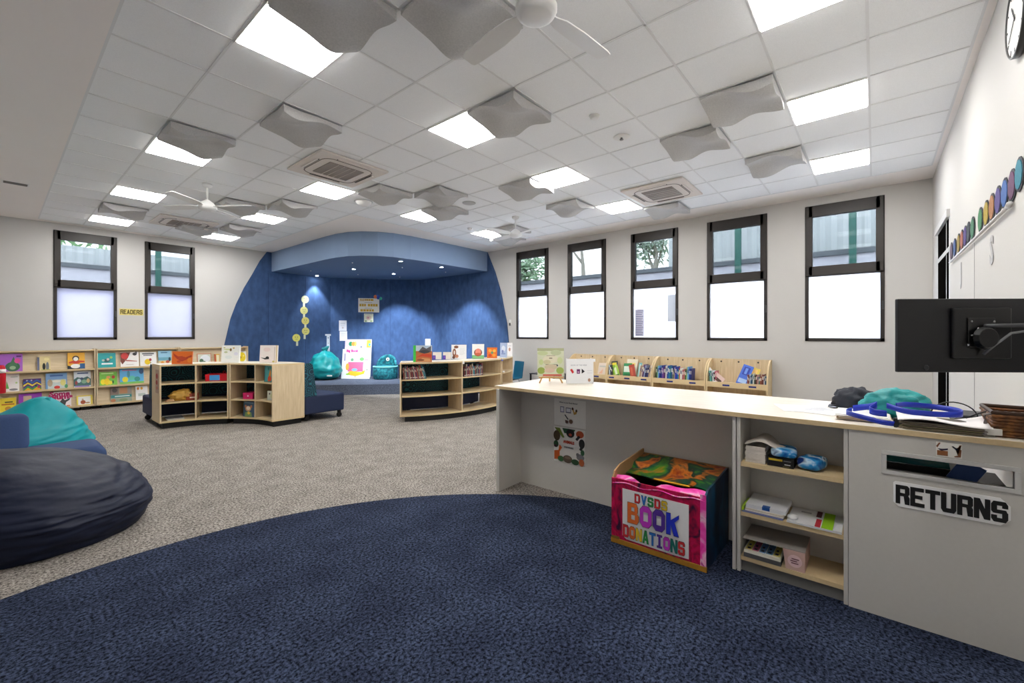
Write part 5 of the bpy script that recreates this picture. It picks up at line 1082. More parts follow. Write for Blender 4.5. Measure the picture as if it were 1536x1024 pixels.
wallsheet('notice_sheet','lower white sheet of two hanging left of the golden lettered poster','poster',509.5,496.5,520.8,511,(228,226,228),[('r',.2,.7,.8,.74,(200,190,190)),('r',.2,.5,.7,.53,(200,190,190))])
SM=(226,216,120)
def smiley(px,py,c,lab,tx):
    p,rr,n=wallp(px,py,.001); M4=Matrix(((rr.x,n.x,0,p.x),(rr.y,n.y,0,p.y),(0,0,1,p.z),(0,0,0,1))); ax=M4.to_3x3()@Matrix.Rotation(-PI/2,3,'X')
    mb=MB(); mb.lathe([(.105,0),(.105,.004)],p,M(c,.6,.03),n=28,axis=ax)
    d=Dec(mb,M4@Vector((-.1,.004,-.1)),M4.to_3x3()@Vector((.2,0,0)),(0,0,.2),n,.0008); dk=(110,100,70)
    d.ell(.36,.6,.05,.07,dk); d.ell(.64,.6,.05,.07,dk)
    d.poly([(.28,.4),(.4,.3),(.6,.3),(.72,.4),(.6,.34),(.4,.34)],dk)
    mb.box((-.028+tx,0,-.22),(.028+tx,.003,-.10),M((226,226,200),.6),M4)
    tag(mb.build('smiley_face',origin=p),lab,'decoration','yellow smiley faces on the alcove wall')
smiley(457.5,449,(214,214,168),'palest round smiley face cutout, topmost in the column on the alcove wall',-.03)
smiley(456,465.5,(222,216,140),'round smiley face cutout, second from the top on the alcove wall',.0)
smiley(458,481,(228,214,120),'round smiley face cutout in the middle of the alcove wall column',.0)
smiley(458.5,496.5,(230,218,124),'round smiley face cutout, lowest in the straight column on the alcove wall',-.03)
smiley(444.5,506.5,(236,226,110),'yellow smiley face cutout set lower left of the column',.02)
wallsheet('wall_chart','narrow white height chart with crossbar above the stage bean bag','chart',487.5,501,497,541,None,[('r',.0,.94,1,1,(226,230,236)),('r',.25,.12,.75,.96,(222,226,232)),('r',.3,.0,1.1,.14,(214,218,226)),('e',.5,.86,.1,.02,(90,100,120)),('e',.5,.5,.1,.02,(60,70,100)),('e',.5,.66,.08,.015,(160,150,150)),('e',.5,.3,.08,.015,(170,160,160))])
wallsheet('socket_plate','small white notice on the right felt wall behind the dinosaur book','poster',636.5,508,647.5,521,(236,238,240),[('r',.3,.4,.7,.44,(200,200,206))]) if False else None
p=xp(641.8,514,XR-.03); mb=MB(); mb.box((p.x-.004,p.y-.12,p.z-.16),(p.x-.0005,p.y+.12,p.z+.12),WHITE); tag(mb.build('notice_sheet'),'white notice on the right felt wall above the dinosaur book','poster')
# dark table behind the right bookcase
q=zp(590,569,FS); BT=M((30,32,44),.4)
t=thing('low_table','small dark table with castors beside the round teal chair','table',(q.x,q.y,FS))
R4=Matrix.Translation((q.x,q.y,FS))@Matrix.Rotation(math.atan2(RT.y,RT.x),4,'Z')
mb=MB(); mb.box((.16,-.2,.40),(.95,.3,.425),BT,R4); mb.build('table_top',t,bevel=.004)
for a,b in ((.2,-.12),(.2,.22),(.88,-.12),(.88,.22)):
    mb=MB(); mb.box((a-.02,b-.02,.05),(a+.02,b+.02,.40),BT,R4); mb.build('leg',t)
    mb=MB(); mb.lathe([(.008,-.012),(.028,-.01),(.028,.01),(.008,.012)],R4@Vector((a,b,.03)),M((150,150,150),.4),n=12,axis=Matrix.Rotation(PI/2,3,'X')); mb.build('castor',t)
mb=MB(); mb.box((.3,-.12,.426),(.62,.12,.47),M((40,44,60),.5),R4); tag(mb.build('laptop_case'),'flat dark case lying on the dark table behind the bookcase','case')
# teal shell chair
TC=M((6,96,124),.4,.04,name='teal_shell_plastic')
q=xp(785,560,7.75); cx,cy=7.72,6.62-.35
def chair(name,lab,cx,cy,rz,mat):
    t=thing(name,lab,'chair',(cx,cy,0),rz); W4=wmat(t)
    mb=MB()
    def sf(u,v):
        # v 0..1 from front edge of the seat up the back
        x=(u-.5)*.44*(1-.1*abs(v-.5))
        if v<.5: y=-.22+.42*(v/.5); z=.45-.02*math.sin(PI*v/.5)+.03*(abs(u-.5)*2)**3
        else: k=(v-.5)/.5; y=.20+.06*k+.03*(1-(abs(u-.5)*2)**2)-.02; z=.45+.40*k
        return W4@Vector((x,y,z))
    mb.grid(sf,14,24,mat); mb.build('shell',t,smooth=True,solid=.008)
    CH=M((170,172,176),.25,.03,metal=.9)
    for a in (-1,1):
        mb=MB(); mb.tube([W4@Vector((a*.20,-.26,.01)),W4@Vector((a*.16,-.12,.43)),W4@Vector((a*.16,.12,.43)),W4@Vector((a*.20,.26,.01))],.009,CH,n=8); mb.build('leg_frame',t,smooth=True)
    mb=MB(); mb.tube([W4@Vector((-.16,0,.425)),W4@Vector((.16,0,.425))],.009,CH,n=8); mb.build('crossbar',t,smooth=True)
    return t
chair('school_chair','teal plastic shell chair with thin metal legs beside the window wall',7.86,6.62,math.radians(-110),TC)
t=thing('side_table','black framed small table behind the wooden easel','table',(7.95,5.6,0))
mb=MB(); mb.box((7.72,5.28,.60),(8.22,5.95,.62),BT); mb.build('table_top',t)
for a,b in ((7.74,5.3),(8.2,5.3),(7.74,5.93),(8.2,5.93)):
    mb=MB(); mb.box((a-.015,b-.015,0),(a+.015,b+.015,.60),BLACK); mb.build('leg',t)
# wall phone
mb=MB(); p=xp(766,483,XR); mb.box((XR-.025,p.y-.03,p.z-.06),(XR-.002,p.y+.03,p.z+.06),WHITE); mb.box((XR-.05,p.y-.02,p.z-.09),(XR-.025,p.y+.012,p.z-.02),M((60,60,62),.4)); tag(mb.build('wall_hook',bevel=.003),'small white wall bracket with dark hook beside the alcove','hook')
# READERS sign
p=yp(179,462.5,YL); q=yp(215,473,YL); mb=MB()
mb.box((p.x,YL-.004,q.z),(q.x,YL-.0008,p.z),M((232,214,120),.6,.04)); d=Dec(mb,(p.x,YL-.004,q.z),(q.x-p.x,0,0),(0,0,p.z-q.z),(0,-1,0),.0008); d.blk('READERS',.04,.14,.92,.72,(80,66,20),.10)
tag(mb.build('readers_sign'),'yellow paper sign reading READERS between the two left windows','sign')
# printed sheet on the third window
a=xp(952.5,463.5,XR+.03); b=xp(966,504.5,XR+.03); mb=MB(); mb.box((XR+.033,b.y,b.z),(XR+.036,a.y,a.z),M((206,206,226),.7)); d=Dec(mb,(XR+.033,a.y,a.z),(0,-(a.y-b.y),0),(0,0,b.z-a.z),(-1,0,0),.0008)
for k in range(14): d.rect(.1,.06+k*.066,.9-.2*((k*7)%3)/3,.085+k*.066,(110,110,150))
tag(mb.build('printed_sheet'),'tall sheet of small print stuck low on the middle window of the long wall','poster')
a=xp(1001,442,XR+.03); b=xp(1014,482,XR+.03); mb=MB(); mb.box((XR+.033,b.y,b.z),(XR+.036,a.y,a.z),M((206,216,232),.7)); tag(mb.build('printed_sheet'),'pale blue blank sheet stuck at the right side of the middle window','poster')
# ================================================================== THINGS ON THE COUNTER
CZ=.9955
# easel with book
c=zp(826,574,CZ); W1=wood('easel_beech',(206,160,96),(232,190,128))
t=thing('table_easel','small wooden tabletop easel on the far end of the counter','easel',(c.x,c.y,CZ),math.atan2(RT.y,RT.x)); W4=wmat(t); s=(c-O).dot(FW); u=s/F
mb=MB(); mb.box((-18*u,-.05,.05),(18*u,-.005,.065),W1,W4); mb.build('tray',t,bevel=.001)
for a in (-1,1):
    mb=MB(); mb.tube([W4@Vector((a*17*u,-.045,0.004)),W4@Vector((a*13*u,-.02,.06)),W4@Vector((a*5*u,.03,.30))],.008,W1,n=6); mb.build('leg',t)
mb=MB(); mb.tube([W4@Vector((0,.12,.004)),W4@Vector((0,.03,.345))],.009,W1,n=6); mb.build('leg',t)
mb=MB(); mb.box((-5,0,0),(5,1,1),W1,Matrix.Translation(W4@Vector((0,-.01,.07)))@Matrix.Rotation(t.rotation_euler.z,4,'Z')@Matrix.Scale(.002,4)); 
art=[('r',0,.9,1,1,(176,180,140)),('e',.2,.82,.2,.08,(200,210,160)),('e',.7,.84,.2,.1,(190,200,160)),('e',.5,.6,.3,.14,(226,220,196)),('r',.34,.72,.66,.735,(150,130,120)),('r',.44,.62,.56,.66,(140,130,110)),('e',.36,.5,.14,.08,(206,200,160)),('r',.3,.4,.74,.42,(120,120,100)),('e',.5,.32,.24,.1,(206,190,160)),('e',.14,.2,.14,.12,(150,170,80)),('e',.84,.2,.14,.12,(160,180,90)),('e',.45,.2,.2,.08,(216,190,170)),('e',.14,.5,.08,.1,(200,214,150)),('e',.84,.56,.1,.12,(206,216,160)),('e',.74,.38,.03,.03,(80,80,100)),('r',.2,.0,.9,.07,(206,110,90))]
b=W4@Vector((0,-.03,.068)); 
o=picture_book('pale green illustrated book standing on the little wooden easel',b,RT,40*u,42*u,.012,.16,(214,218,190),art,None)
# folded white card
c=zp(870,575,CZ); s=(c-O).dot(FW); u=s/F
R4=Matrix.Translation((c.x,c.y,CZ))@Matrix.Rotation(math.atan2(RT.y,RT.x)+.06,4,'Z')
WC=M((236,238,242),.4,.02); mb=MB(); w,h=41*u,37*u
mb.box((-w/2,0,.0),(w/2,.004,h),WC,R4); mb.box((-w/2+.01,.004,0),(-w/2+.014,.09,h),WC,R4); mb.box((w/2-.012,.004,h-.03),(w/2+.02,.06,h-.004),WC,R4); mb.box((w/2-.012,.004,0),(w/2-.008,.09,h),WC,R4)
d=Dec(mb,R4@Vector((-w/2,0,0)),R4.to_3x3()@Vector((w,0,0)),(0,0,h),R4.to_3x3()@Vector((0,-1,0)),.0008)
d.text('BOOK OF THE WEEK',.46,.74,.017,(170,174,186),.0004); d.poly([(.13,.56),(.2,.6),(.28,.46),(.22,.4)],(196,30,36)); d.rect(.38,.4,.5,.58,(110,50,110)); d.rect(.41,.44,.47,.49,(220,180,210)); d.poly([(.56,.4),(.56,.6),(.68,.49)],(30,24,40)); d.rect(.76,.52,.95,.535,(206,206,216)); d.rect(.76,.42,.95,.435,(206,206,216)); d.ell(.84,.14,.05,.07,(170,130,110))
tag(mb.build('display_card'),'white folded display card with red purple and black shapes next to the easel','card')
# loose papers
def sheet(name,lab,cat,px,py,w,l,rz,z,cov=(238,238,238),lines=True,th=.0012,grp=None):
    c=zp(px,py,CZ); R4=Matrix.Translation((c.x,c.y,z))@Matrix.Rotation(rz,4,'Z'); mb=MB(); mb.box((-l/2,-w/2,0),(l/2,w/2,th),M(cov,.7,.02),R4)
    if lines:
        d=Dec(mb,R4@Vector((-l/2,w/2,th)),R4.to_3x3()@Vector((0,-w,0)),R4.to_3x3()@Vector((l,0,0)),(0,0,1),.0005)
        for k in range(9): d.rect(.12,.1+k*.09,.85-.15*(k%3),.125+k*.09,(176,180,192))
    return tag(mb.build(name),lab,cat,grp)
sheet('paper_sheet','loose printed sheet lying flat nearest the middle of the counter','paper',1195,612,.21,.30,.35,CZ)
sheet('paper_sheet','white printed sheet overlapping the edge sheet on the counter','paper',1232,616,.21,.30,-.2,CZ+.0015)
sheet('paper_sheet','white sheet tucked under the left paper stack','paper',1285,612,.21,.30,.1,CZ+.003)
def stack(lab,X0_,X1_,Y0_,Y1_,n,cols,name='paper_stack',cat='paper stack',z0=None,th=.004,rz=0):
    mb=MB(); z=z0 or CZ+.001
    for k in range(n):
        j=lambda:random.uniform(-.011,.011); c=cols[k%len(cols)]
        mb.box((X0_+j(),Y0_+j(),z),(X1_+j(),Y1_+j(),z+th*.85),M(c,.7,.05)); z+=th
    return tag(mb.build(name),lab,cat),z
o,z=stack('low stack of white and tan papers left of the newspapers',3.10,3.36,-.06,.17,6,[(206,196,180),(176,150,120),(230,228,224),(190,170,140),(236,234,230),(240,238,235)],z0=CZ+.005,th=.005)
BG=M((150,140,116),.8)
o,z2=stack('stack of brown and green edged magazines at the counter front',3.01,3.24,-.40,-.10,11,[(214,200,176),(110,100,80),(196,180,150),(80,70,60),(150,150,100),(226,190,176),(100,90,76)],name='magazine_stack',cat='magazine stack',th=.0038)
mb=MB(); mb.grid(lambda u,v: Vector((3.00+.24*v,-.09-.33*u,z2+.006+.012*math.sin(u*5+v)+(.02*max(0,u-.6)*4 if True else 0)*(v*.6+.2)+.006*math.sin(v*6))),16,10,M((232,226,224),.6,.03)); tag(mb.build('newspaper',smooth=True,solid=.004),'crumpled white newspaper draped on top of the magazine stack','newspaper')
mb=MB(); R4=Matrix.Translation((3.02,-.40,z2-.035))@Matrix.Rotation(.5,4,'Z'); mb.box((0,-.07,0),(.1,.0,.03),WHITE,R4); tag(mb.build('white_packet'),'small white packet between the newspapers and the wicker basket','packet')
# blue lanyard ribbons
BLU=M((8,42,168),.35,.06,name='royal_blue_ribbon')
def ribbon(lab,pts,w,z_up=.0,n=40,name='lanyard'):
    # Catmull-Rom band
    P=[Vector(p) for p in pts]; out=[]
    for i in range(len(P)-1):
        p0=P[max(0,i-1)];p1=P[i];p2=P[i+1];p3=P[min(len(P)-1,i+2)]
        for k in range(8):
            t=k/8; out.append(.5*((2*p1)+(p2-p0)*t+(2*p0-5*p1+4*p2-p3)*t*t+(3*p1-p0-3*p2+p3)*t**3))
    out.append(P[-1]); mb=MB(); vs=[]
    for i,p in enumerate(out):
        vs+= [p-Vector((0,0,w/2)),p+Vector((.006*math.sin(i*.4),0,w/2))]
    mb.add(vs,[(2*i,2*i+1,2*i+3,2*i+2) for i in range(len(out)-1)],BLU); return tag(mb.build(name,smooth=True,solid=.004),lab,'lanyard','royal blue lanyards on the counter')
zz=z2+.035
ribbon('royal blue lanyard looping over the left paper stack and counter front',[(3.16,.10,CZ+.055),(3.08,.12,CZ+.05),(3.03,.06,CZ+.04),(3.02,-.03,CZ+.022),(3.03,-.09,CZ+.02)],.026)
ribbon('royal blue lanyard with light ring folded on the newspapers',[(3.14,-.05,zz+.02),(3.10,-.12,zz+.004),(3.10,-.24,zz),(3.14,-.33,zz+.004),(3.22,-.33,zz+.012),(3.26,-.24,zz+.018),(3.22,-.14,zz+.024),(3.16,-.09,zz+.02)],.028)
ribbon('crumpled royal blue lanyard between cap and teal cloth',[(3.26,.10,CZ+.05),(3.24,.03,CZ+.07),(3.20,-.01,CZ+.09),(3.16,.02,CZ+.06),(3.15,-.05,CZ+.05)],.035)
mb=MB(); mb.box((3.02,-.11,CZ+.001),(3.045,-.075,CZ+.05),BLACK); tag(mb.build('lanyard_clip',bevel=.004),'black clip at the end of the looping blue lanyard','clip')
mb=MB(); 
o=blob('cloth_bag','bright teal cloth bundle lying behind the blue lanyards','bag',(3.42,-.09,CZ+.075),(.12,.15,.09),M((12,140,140),.5,.15,14,.4,bscale=20),6,.22,2.2,.8,n=60,tilt=Matrix.Rotation(.3,3,'Z'))
o=blob('cap','dark navy crumpled cap at the back of the counter','cap',(3.62,.10,CZ+.05),(.10,.12,.09),M((30,34,46),.7,.2,20,.3,bscale=30),8,.25,2.5,.5,n=48)
mb=MB(); mb.grid(lambda u,v: Vector((3.55+.12*v,.24-.10*u,CZ+.012+.01*math.sin(u*3))),8,6,M((36,40,52),.7)); tag(mb.build('cap_peak',smooth=True,solid=.004),'flat dark peak of fabric beside the navy cap','fabric')
# cables and black tray behind
mb=MB(); mb.box((3.34,-.52,CZ),(3.62,-.33,CZ+.035),M((24,24,26),.5)); mb.box((3.36,-.50,CZ+.035),(3.60,-.35,CZ+.05),M((34,34,36),.5)); tag(mb.build('desk_phone',bevel=.006),'low black desk device behind the newspapers','device')
mb=MB(); pts=[Vector((3.36+.02*math.sin(a),-.30-.07*math.cos(a)*1.3-.03,CZ+.03+.075*math.sin(a)+.01)) for a in [k*PI/14 for k in range(15)]]; mb.tube(pts,.0035,BLACK,n=6); tag(mb.build('cable',smooth=True),'thin black cable arching above the newspapers','cable')
mb=MB(); pts=[(3.22,-.36,CZ+.055),(3.2,-.40,CZ+.085),(3.18,-.44,CZ+.11),(3.16,-.46,CZ+.10)]; mb.tube(pts,.0035,BLACK,n=6); tag(mb.build('cable',smooth=True),'short black cord by the wicker basket handle','cable')
# wicker basket
t=thing('wicker_basket','dark brown woven wicker basket at the right end of the counter','basket',(3.20,-.55,CZ))
WK=ramp_mat('wicker',[(.3,(50,28,14)),(.5,(110,66,30)),(.7,(160,104,50))],scale=22,detail=3,rough=.6); bx0,bx1,by0,by1=3.07,3.33,-.598,-.445
def ringpts(z,gx,gy):
    return [(bx0-gx,by0),(bx1+gx,by0),(bx1+gx,by1+gy),(bx0-gx,by1+gy)]
mb=MB()
for k in range(7):
    z=CZ+.006+k*.0155; g=.002*k
    pts=[]
    c4=[(bx0-g,by0),(bx1+g,by0),(bx1+g,by1+g),(bx0-g,by1+g)]
    for i in range(4):
        a=Vector(c4[i]);b=Vector(c4[(i+1)%4]); nn_=Vector((b.y-a.y,a.x-b.x)).normalized()*-1
        for j in range(12):
            p=a.lerp(b,j/12); o_=nn_*(.0035*(1 if (j+k)%2 else -1)); pts.append((p.x+o_.x,max(by0,p.y+o_.y),z))
    mb.tube(pts,.0085,WK,n=6,closed=True)
mb.box((bx0,by0,CZ),(bx1,by1,CZ+.006),WK)
mb.build('woven_body',t,smooth=True)
mb=MB(); z=CZ+.115; g=.014; mb.tube([(bx0-g,by0,z),(bx1+g,by0,z),(bx1+g,by1+g,z),(bx0-g,by1+g,z)],.009,M((60,36,20),.6,.2),n=8,closed=True); mb.build('rim',t)
mb=MB(); mb.tube([(bx0-.01,by1+.01,CZ+.11),(bx0+.0,by1+.04,CZ+.10),(bx0+.01,by1+.035,CZ+.06),(bx0-.005,by1+.03,CZ+.03)],.007,M((110,100,96),.7,.3,60),n=6); mb.build('twine',t,smooth=True)
# ================================================================== THINGS IN THE COUNTER SHELVES
z=.6845
t=thing('napkin_stack','tall stack of cream paper towels on the top counter shelf','paper towels',(3.12,.56,z))
TW=M((222,214,204),.9,.04); mb=MB(); zt=z+.001
for k in range(14):
    j=lambda:random.uniform(-.003,.003); mb.box((3.035+j(),.515+j(),zt),(3.25+j(),.625+j(),zt+.0065),TW); zt+=.0072
mb.build('folded_towels',t)
mb=MB(); mb.grid(lambda u,v: Vector((3.03+.20*v,.63-.22*u,zt+.008+.055*math.sin(PI*min(1,u*1.25))**1.5*(.5+.5*v)-.02*max(0,u-.7)+.01*math.sin(v*5))),20,10,M((206,198,188),.9)); mb.build('curled_sheet',t,smooth=True,solid=.002)
mb=MB(); mb.box((3.035,.368,z+.0005),(3.20,.505,z+.055),M((20,18,18),.4)); d=Dec(mb,(3.035,.505,z),(0,-.137,0),(0,0,.055),(-1,0,0)); d.text('Black Rhino',.36,.72,.015,(226,190,40),.0006) if False else d.rect(.06,.64,.58,.86,(220,186,40)); d.rect(.62,.68,.9,.78,(120,120,120)); d.rect(.66,.3,.88,.4,(206,206,206)); d.rect(.6,.12,.84,.17,(130,120,70)); tag(mb.build('glove_box'),'black box with yellow lettering on the top counter shelf','box')
def pack(lab,c,r,rz,seed):
    BLP=ramp_mat('wipes_pack',[(.35,(20,90,170)),(.5,(50,150,214)),(.62,(196,226,240)),(.72,(20,50,120))],scale=9,detail=2,dist=1.4,rough=.25,w=seed)
    mb=MB(); c=Vector(c)
    def sp(a,n): return math.copysign(abs(a)**n,a)
    def f(u,v):
        th=2*PI*u; ph=PI*(v-.5); e=.45
        p=Vector((r[0]*sp(math.cos(ph),.6)*sp(math.cos(th),e),r[1]*sp(math.cos(ph),.6)*sp(math.sin(th),e),r[2]*sp(math.sin(ph),.6)))
        p*=1+.04*noise.noise(p*14+Vector((seed,0,0))); p.rotate(Matrix.Rotation(rz,3,'Z')); return p+c
    mb.grid(f,40,20,BLP,closeu=True); lo=c.z-r[2]*.95; mb.v=[Vector((p.x,p.y,max(p.z,lo))) for p in mb.v]
    tag(mb.build('wipes_packet',smooth=True),lab,'packet','blue wipes packets on the top counter shelf')
pack('blue and white wipes packet lying on the black box',(3.10,.425,z+.086),(.085,.068,.029),.1,1.2)
pack('blue wipes packet resting on the shelf right of the black box',(3.12,.285,z+.04),(.085,.062,.038),-.25,3.7)
# middle shelf
z=.3755
LM=M((160,200,40),.5)
mb=MB(); mb.box((3.005,.42,z+.001),(3.24,.64,z+.008),M((120,126,170),.5)); tag(mb.build('folder'),'violet folder at the bottom of the pile on the middle counter shelf','folder')
mb=MB(); mb.box((3.012,.63,z+.009),(3.2,.642,z+.03),LM); tag(mb.build('lime_strip'),'lime green paper edge at the left of the middle shelf','paper')
mb=MB()
zt=z+.009
for k in range(5): mb.box((3.012+random.uniform(0,.01),.415+random.uniform(0,.01),zt),(3.22,.622,zt+.0035),M(((226,214,190),(236,232,226),(206,196,176))[k%3],.8)); zt+=.004
tag(mb.build('paper_pile'),'pile of loose cream papers under the white laptop shaped box','papers')
mb=MB(); mb.box((3.02,.405,zt),(3.26,.62,zt+.022),M((222,222,224),.4)); mb.box((3.018,.49,zt+.004),(3.0205,.53,zt+.022),M((30,80,150),.5)); mb.box((3.02,.49,zt+.0222),(3.055,.53,zt+.0228),M((30,80,150),.5)); tag(mb.build('flat_box',bevel=.002),'flat white box with a small blue label on the middle counter shelf','box')
mb=MB(); mb.box((3.002,.14,z+.001),(3.27,.40,z+.012),M((226,226,228),.5)); d=Dec(mb,(3.002,.40,z+.012),(0,-.26,0),(.268,0,0),(0,0,1))
d.rect(.52,0,.62,.5,(200,30,50)); d.rect(.64,0,.84,1,(150,206,20)); d.rect(.5,.6,.6,1,(90,30,40)); d.rect(.2,.7,.4,.8,(170,170,176)); d.poly([(.84,.0),(1,0),(1,.5),(.9,.4)],(240,240,244))
tag(mb.build('magazine'),'white magazine with red and lime stripes on the middle counter shelf','magazine')
mb=MB(); mb.lathe([(.02,0),(.028,.006),(.026,.016),(.012,.022)],(3.05,.375,z+.0125),M((240,240,240),.5),n=16); tag(mb.build('tape_roll',smooth=True),'little white round roll on the striped magazine','roll')
# bottom shelf magazine holder
z=.0985
t=thing('magazine_file','pink and grey cardboard magazine file lying on the bottom counter shelf','magazine file',(3.13,.43,z))
PK=M((214,176,164),.6,.04); GK=M((150,144,138),.6,.05)
mb=MB(); mb.box((3.012,.31,z+.001),(3.27,.315,z+.115),PK); mb.prism([(.315,z+.001),(.315,z+.115),(.42,z+.115),(.405,z+.001)],3.012,3.016,PK,M4=rot2) 
mb.build('pink_end',t)
mb=MB(); mb.grid(lambda u,v: Vector((3.012+.258*v,.31+.325*u,z+.117-.008*u)),4,3,GK); mb.build('grey_top',t,solid=.003)
mb=MB(); mb.lathe([(.036,0),(.036,.0006)],(3.0115,.36,z+.055),M((240,206,206),.6),n=24,axis=Matrix.Rotation(-PI/2,3,'Y')); d=Dec(mb,(3.0105,.39,z+.03),(0,-.06,0),(0,0,.05),(-1,0,0),.0008)
for k,(a,b) in enumerate(((.2,.8),(.14,.7),(.24,.86))): d.rect(a,.2+k*.25,b,.32+k*.25,(120,70,80))
mb.build('round_label',t)
mb=MB(); mb.box((3.006,.43,z+.001),(3.26,.628,z+.028),M((90,88,88),.5)); mb.box((3.006,.43,z+.028),(3.26,.628,z+.046),M((236,232,214),.5))
d=Dec(mb,(3.006,.628,z+.046),(0,-.198,0),(.254,0,0),(0,0,1),.0006)
for k,cc in enumerate(((226,210,110),(206,110,140),(120,160,206),(110,150,180),(220,206,110))):
    d.rect(.03+k*.19,.05,.2+k*.19,.95,cc); d.rect(.07+k*.19,.1,.16+k*.19,.2,(40,40,60)); d.rect(.07+k*.19,.3,.13+k*.19,.4,(50,50,70))
tag(mb.build('card_box'),'flat box of coloured cards sticking out of the pink magazine file','box')
SKYS=9.0; EXPO=1.36
# ================================================================== OUTSIDE
LAV=M((214,214,228),.9,.03,3,name='lavender_render_wall')
mb=MB(); mb.box((11.0,-6,0),(11.2,16.4,3.1),LAV); tag(mb.build('retaining_wall'),'tall pale lavender retaining wall outside the long row of windows','wall')
mb=MB(); mb.box((-8,15.2,0),(11.0,15.4,3.15),LAV); tag(mb.build('retaining_wall'),'tall pale lavender retaining wall outside the two left windows','wall')
COP=M((110,116,124),.8,.05,name='grey_coping')
mb=MB(); mb.box((10.94,-6,3.1),(11.26,16.4,3.2),COP); tag(mb.build('wall_coping'),'grey coping along the top of the wall outside the long row of windows','coping')
mb=MB(); mb.box((-8,15.14,3.15),(11.0,15.46,3.25),COP); tag(mb.build('wall_coping'),'grey coping along the top of the wall outside the left windows','coping')
def corr(name,ax,pl,a,b,z0,z1,lab):
    mb=MB(); n=int((b-a)/.05); MT=M((186,192,196),.6,.1,2,name='corrugated_sheet')
    def fn(u,v):
        s=a+(b-a)*u; d=pl+.02*math.sin(s*2*PI/.19); z=z0+(z1-z0)*v
        return Vector((d,s,z)) if ax=='x' else Vector((s,d,z))
    mb.grid(fn,n,2,MT); o=mb.build(name,solid=.004); tag(o,lab,'fence'); return o
corr('metal_fence','x',11.5,-6,4.2,3.2,5.6,'pale corrugated metal fence above the wall outside the nearest windows')
corr('metal_fence','y',15.7,-8,11,3.2,3.75,'low pale corrugated metal fence above the wall outside the left windows')
GPO=M((52,104,96),.5,.06,name='green_post_paint')
for (x,y,z,w) in ((10.7,.33,5.8,'outside the window nearest the door'),(10.7,2.35,5.8,'outside the second window from the door'),(10.7,9.0,4.6,'outside the window beside the alcove')):
    mb=MB(); mb.box((x-.05,y-.06,0),(x+.05,y+.06,z),GPO); mb.box((x-.1,y-.1,0),(x+.1,y+.1,.02),GPO); tag(mb.build('steel_post',bevel=.004),'green steel post '+w,'post')
mb=MB(); mb.box((2.83,15.0,0),(2.95,15.1,4.3),GPO); mb.box((2.78,14.95,0),(3,15.15,.02),GPO);tag(mb.build('steel_post',bevel=.004),'green steel post outside the left window closest to the alcove','post')
mb=MB(); mb.box((XN-6,YR-6,-.6),(60,60,-.08),M((150,150,140),.95,.1,2)); struct(mb.build('ground_outside'))
mb=MB(); mb.box((11.2,-6,2.6),(40,40,3.0),M((120,134,92),.95,.2,3,name='grass_bank')); o=mb.build('grass_bank'); tag(o,'green grass bank beyond the retaining wall','grass'); o['kind']='stuff'
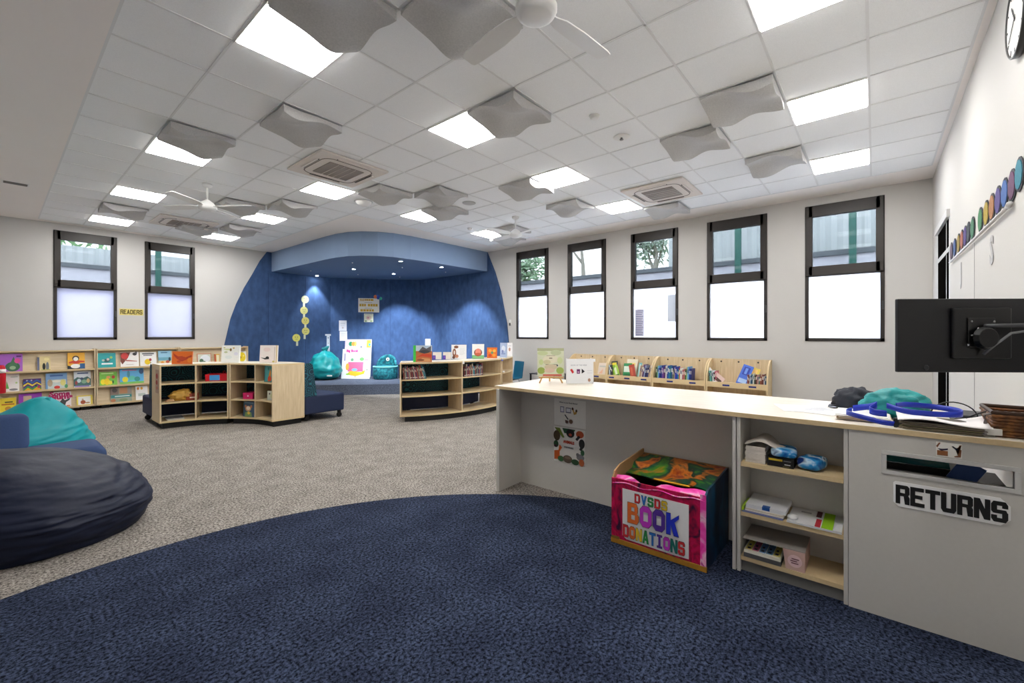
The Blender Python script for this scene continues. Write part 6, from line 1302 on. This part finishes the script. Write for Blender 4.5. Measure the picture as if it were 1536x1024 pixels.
def tree(name,c,h,r,lab,leaf,seed,dens=700,bare=False):
    rnd=random.Random(seed); t=thing(name,lab,'tree',c)
    BK=M((150,145,140),.9,.2,name='bark'); mb=MB(); c=Vector(c)
    tips=[]
    def br(p,d,l,rad,lev):
        pts=[p]; q=p
        for k in range(4):
            d=(d+Vector((rnd.uniform(-.18,.18),rnd.uniform(-.18,.18),rnd.uniform(-.05,.15)))).normalized(); q=q+d*l/4; pts.append(q)
        mb.tube(pts,rad,BK,n=5,rs=[rad*(1-.16*k) for k in range(5)])
        if lev==0: tips.append(q); return
        for k in range(3):
            br(pts[rnd.choice((2,3,4))],(d+Vector((rnd.uniform(-1,1),rnd.uniform(-1,1),rnd.uniform(-.1,.7)))).normalized(),l*.66,rad*.55,lev-1)
    br(c,Vector((0,0,1)),h*.5,.14 if not bare else .1,4 if bare else 3)
    mb.build('trunk',t,smooth=True)
    LF=M(leaf,.8,.25,3,name='foliage'); mb=MB()
    if not bare or dens:
        for k in range(dens):
            a=rnd.choice(tips)+Vector([rnd.gauss(0,r*.3) for _ in range(3)])
            s=rnd.uniform(.06,.12); e=Vector([rnd.gauss(0,1) for _ in range(3)]).normalized(); f=e.orthogonal().normalized(); 
            mb.add([a-e*s*1.6,a+f*s*.6,a+e*s*1.6,a-f*s*.6],[(0,1,2,3)],LF)
        mb.build('foliage',t)
tree('leafy_tree',(12.6,2.45,3.0),2.9,1.7,'dark green leafy tree behind the green post outside the second window',(100,150,116),3,2600)
tree('bare_tree',(13.6,8.0,3.0),4.2,1,'bare branching tree outside the fourth window from the door',(110,120,110),5,60,True)
tree('leafy_tree',(16.0,6.3,3.0),3.2,1.3,'loose grey green tree outside the middle window of the long wall',(170,186,176),8,1300)
tree('leafy_tree',(16.5,12.9,3.0),2.0,1.8,'low green tree outside the window beside the alcove',(150,176,150),11,1600)
tree('leafy_tree',(.6,17.5,3.0),3.0,1.8,'green tree rising over the low fence outside the far left window',(140,178,132),14,2400)
# ================================================================== LIGHT, SKY, CAMERA
w=bpy.data.worlds.new('sky'); SC.world=w; w.use_nodes=True; nt=w.node_tree; bg=nt.nodes['Background']
tc=nt.nodes.new('ShaderNodeTexCoord'); n=nt.nodes.new('ShaderNodeTexNoise'); n.inputs['Scale'].default_value=2.5; n.inputs['Detail'].default_value=5
nt.links.new(tc.outputs['Generated'],n.inputs['Vector'])
r=nt.nodes.new('ShaderNodeValToRGB'); r.color_ramp.elements[0].color=(.74,.82,.95,1); r.color_ramp.elements[1].color=(1,1,1,1); r.color_ramp.elements[0].position=.35; r.color_ramp.elements[1].position=.6
nt.links.new(n.outputs['Fac'],r.inputs[0]); nt.links.new(r.outputs[0],bg.inputs[0]); bg.inputs[1].default_value=SKYS
SC.view_settings.view_transform='Standard'; SC.view_settings.look='None'; SC.view_settings.gamma=1; SC.view_settings.exposure=EXPO; SC.view_settings.use_curve_mapping=False
cam=bpy.data.cameras.new('camera'); co=bpy.data.objects.new('camera',cam); COL.objects.link(co); SC.camera=co
cam.sensor_fit='HORIZONTAL'; cam.sensor_width=36; cam.lens=F/1536*36; cam.shift_y=-(512-CY)/1536; cam.clip_start=.02
co.location=O; co.rotation_euler=FW.to_track_quat('-Z','Y').to_euler()
co.rotation_euler=(PI/2,0,TH-PI/2)
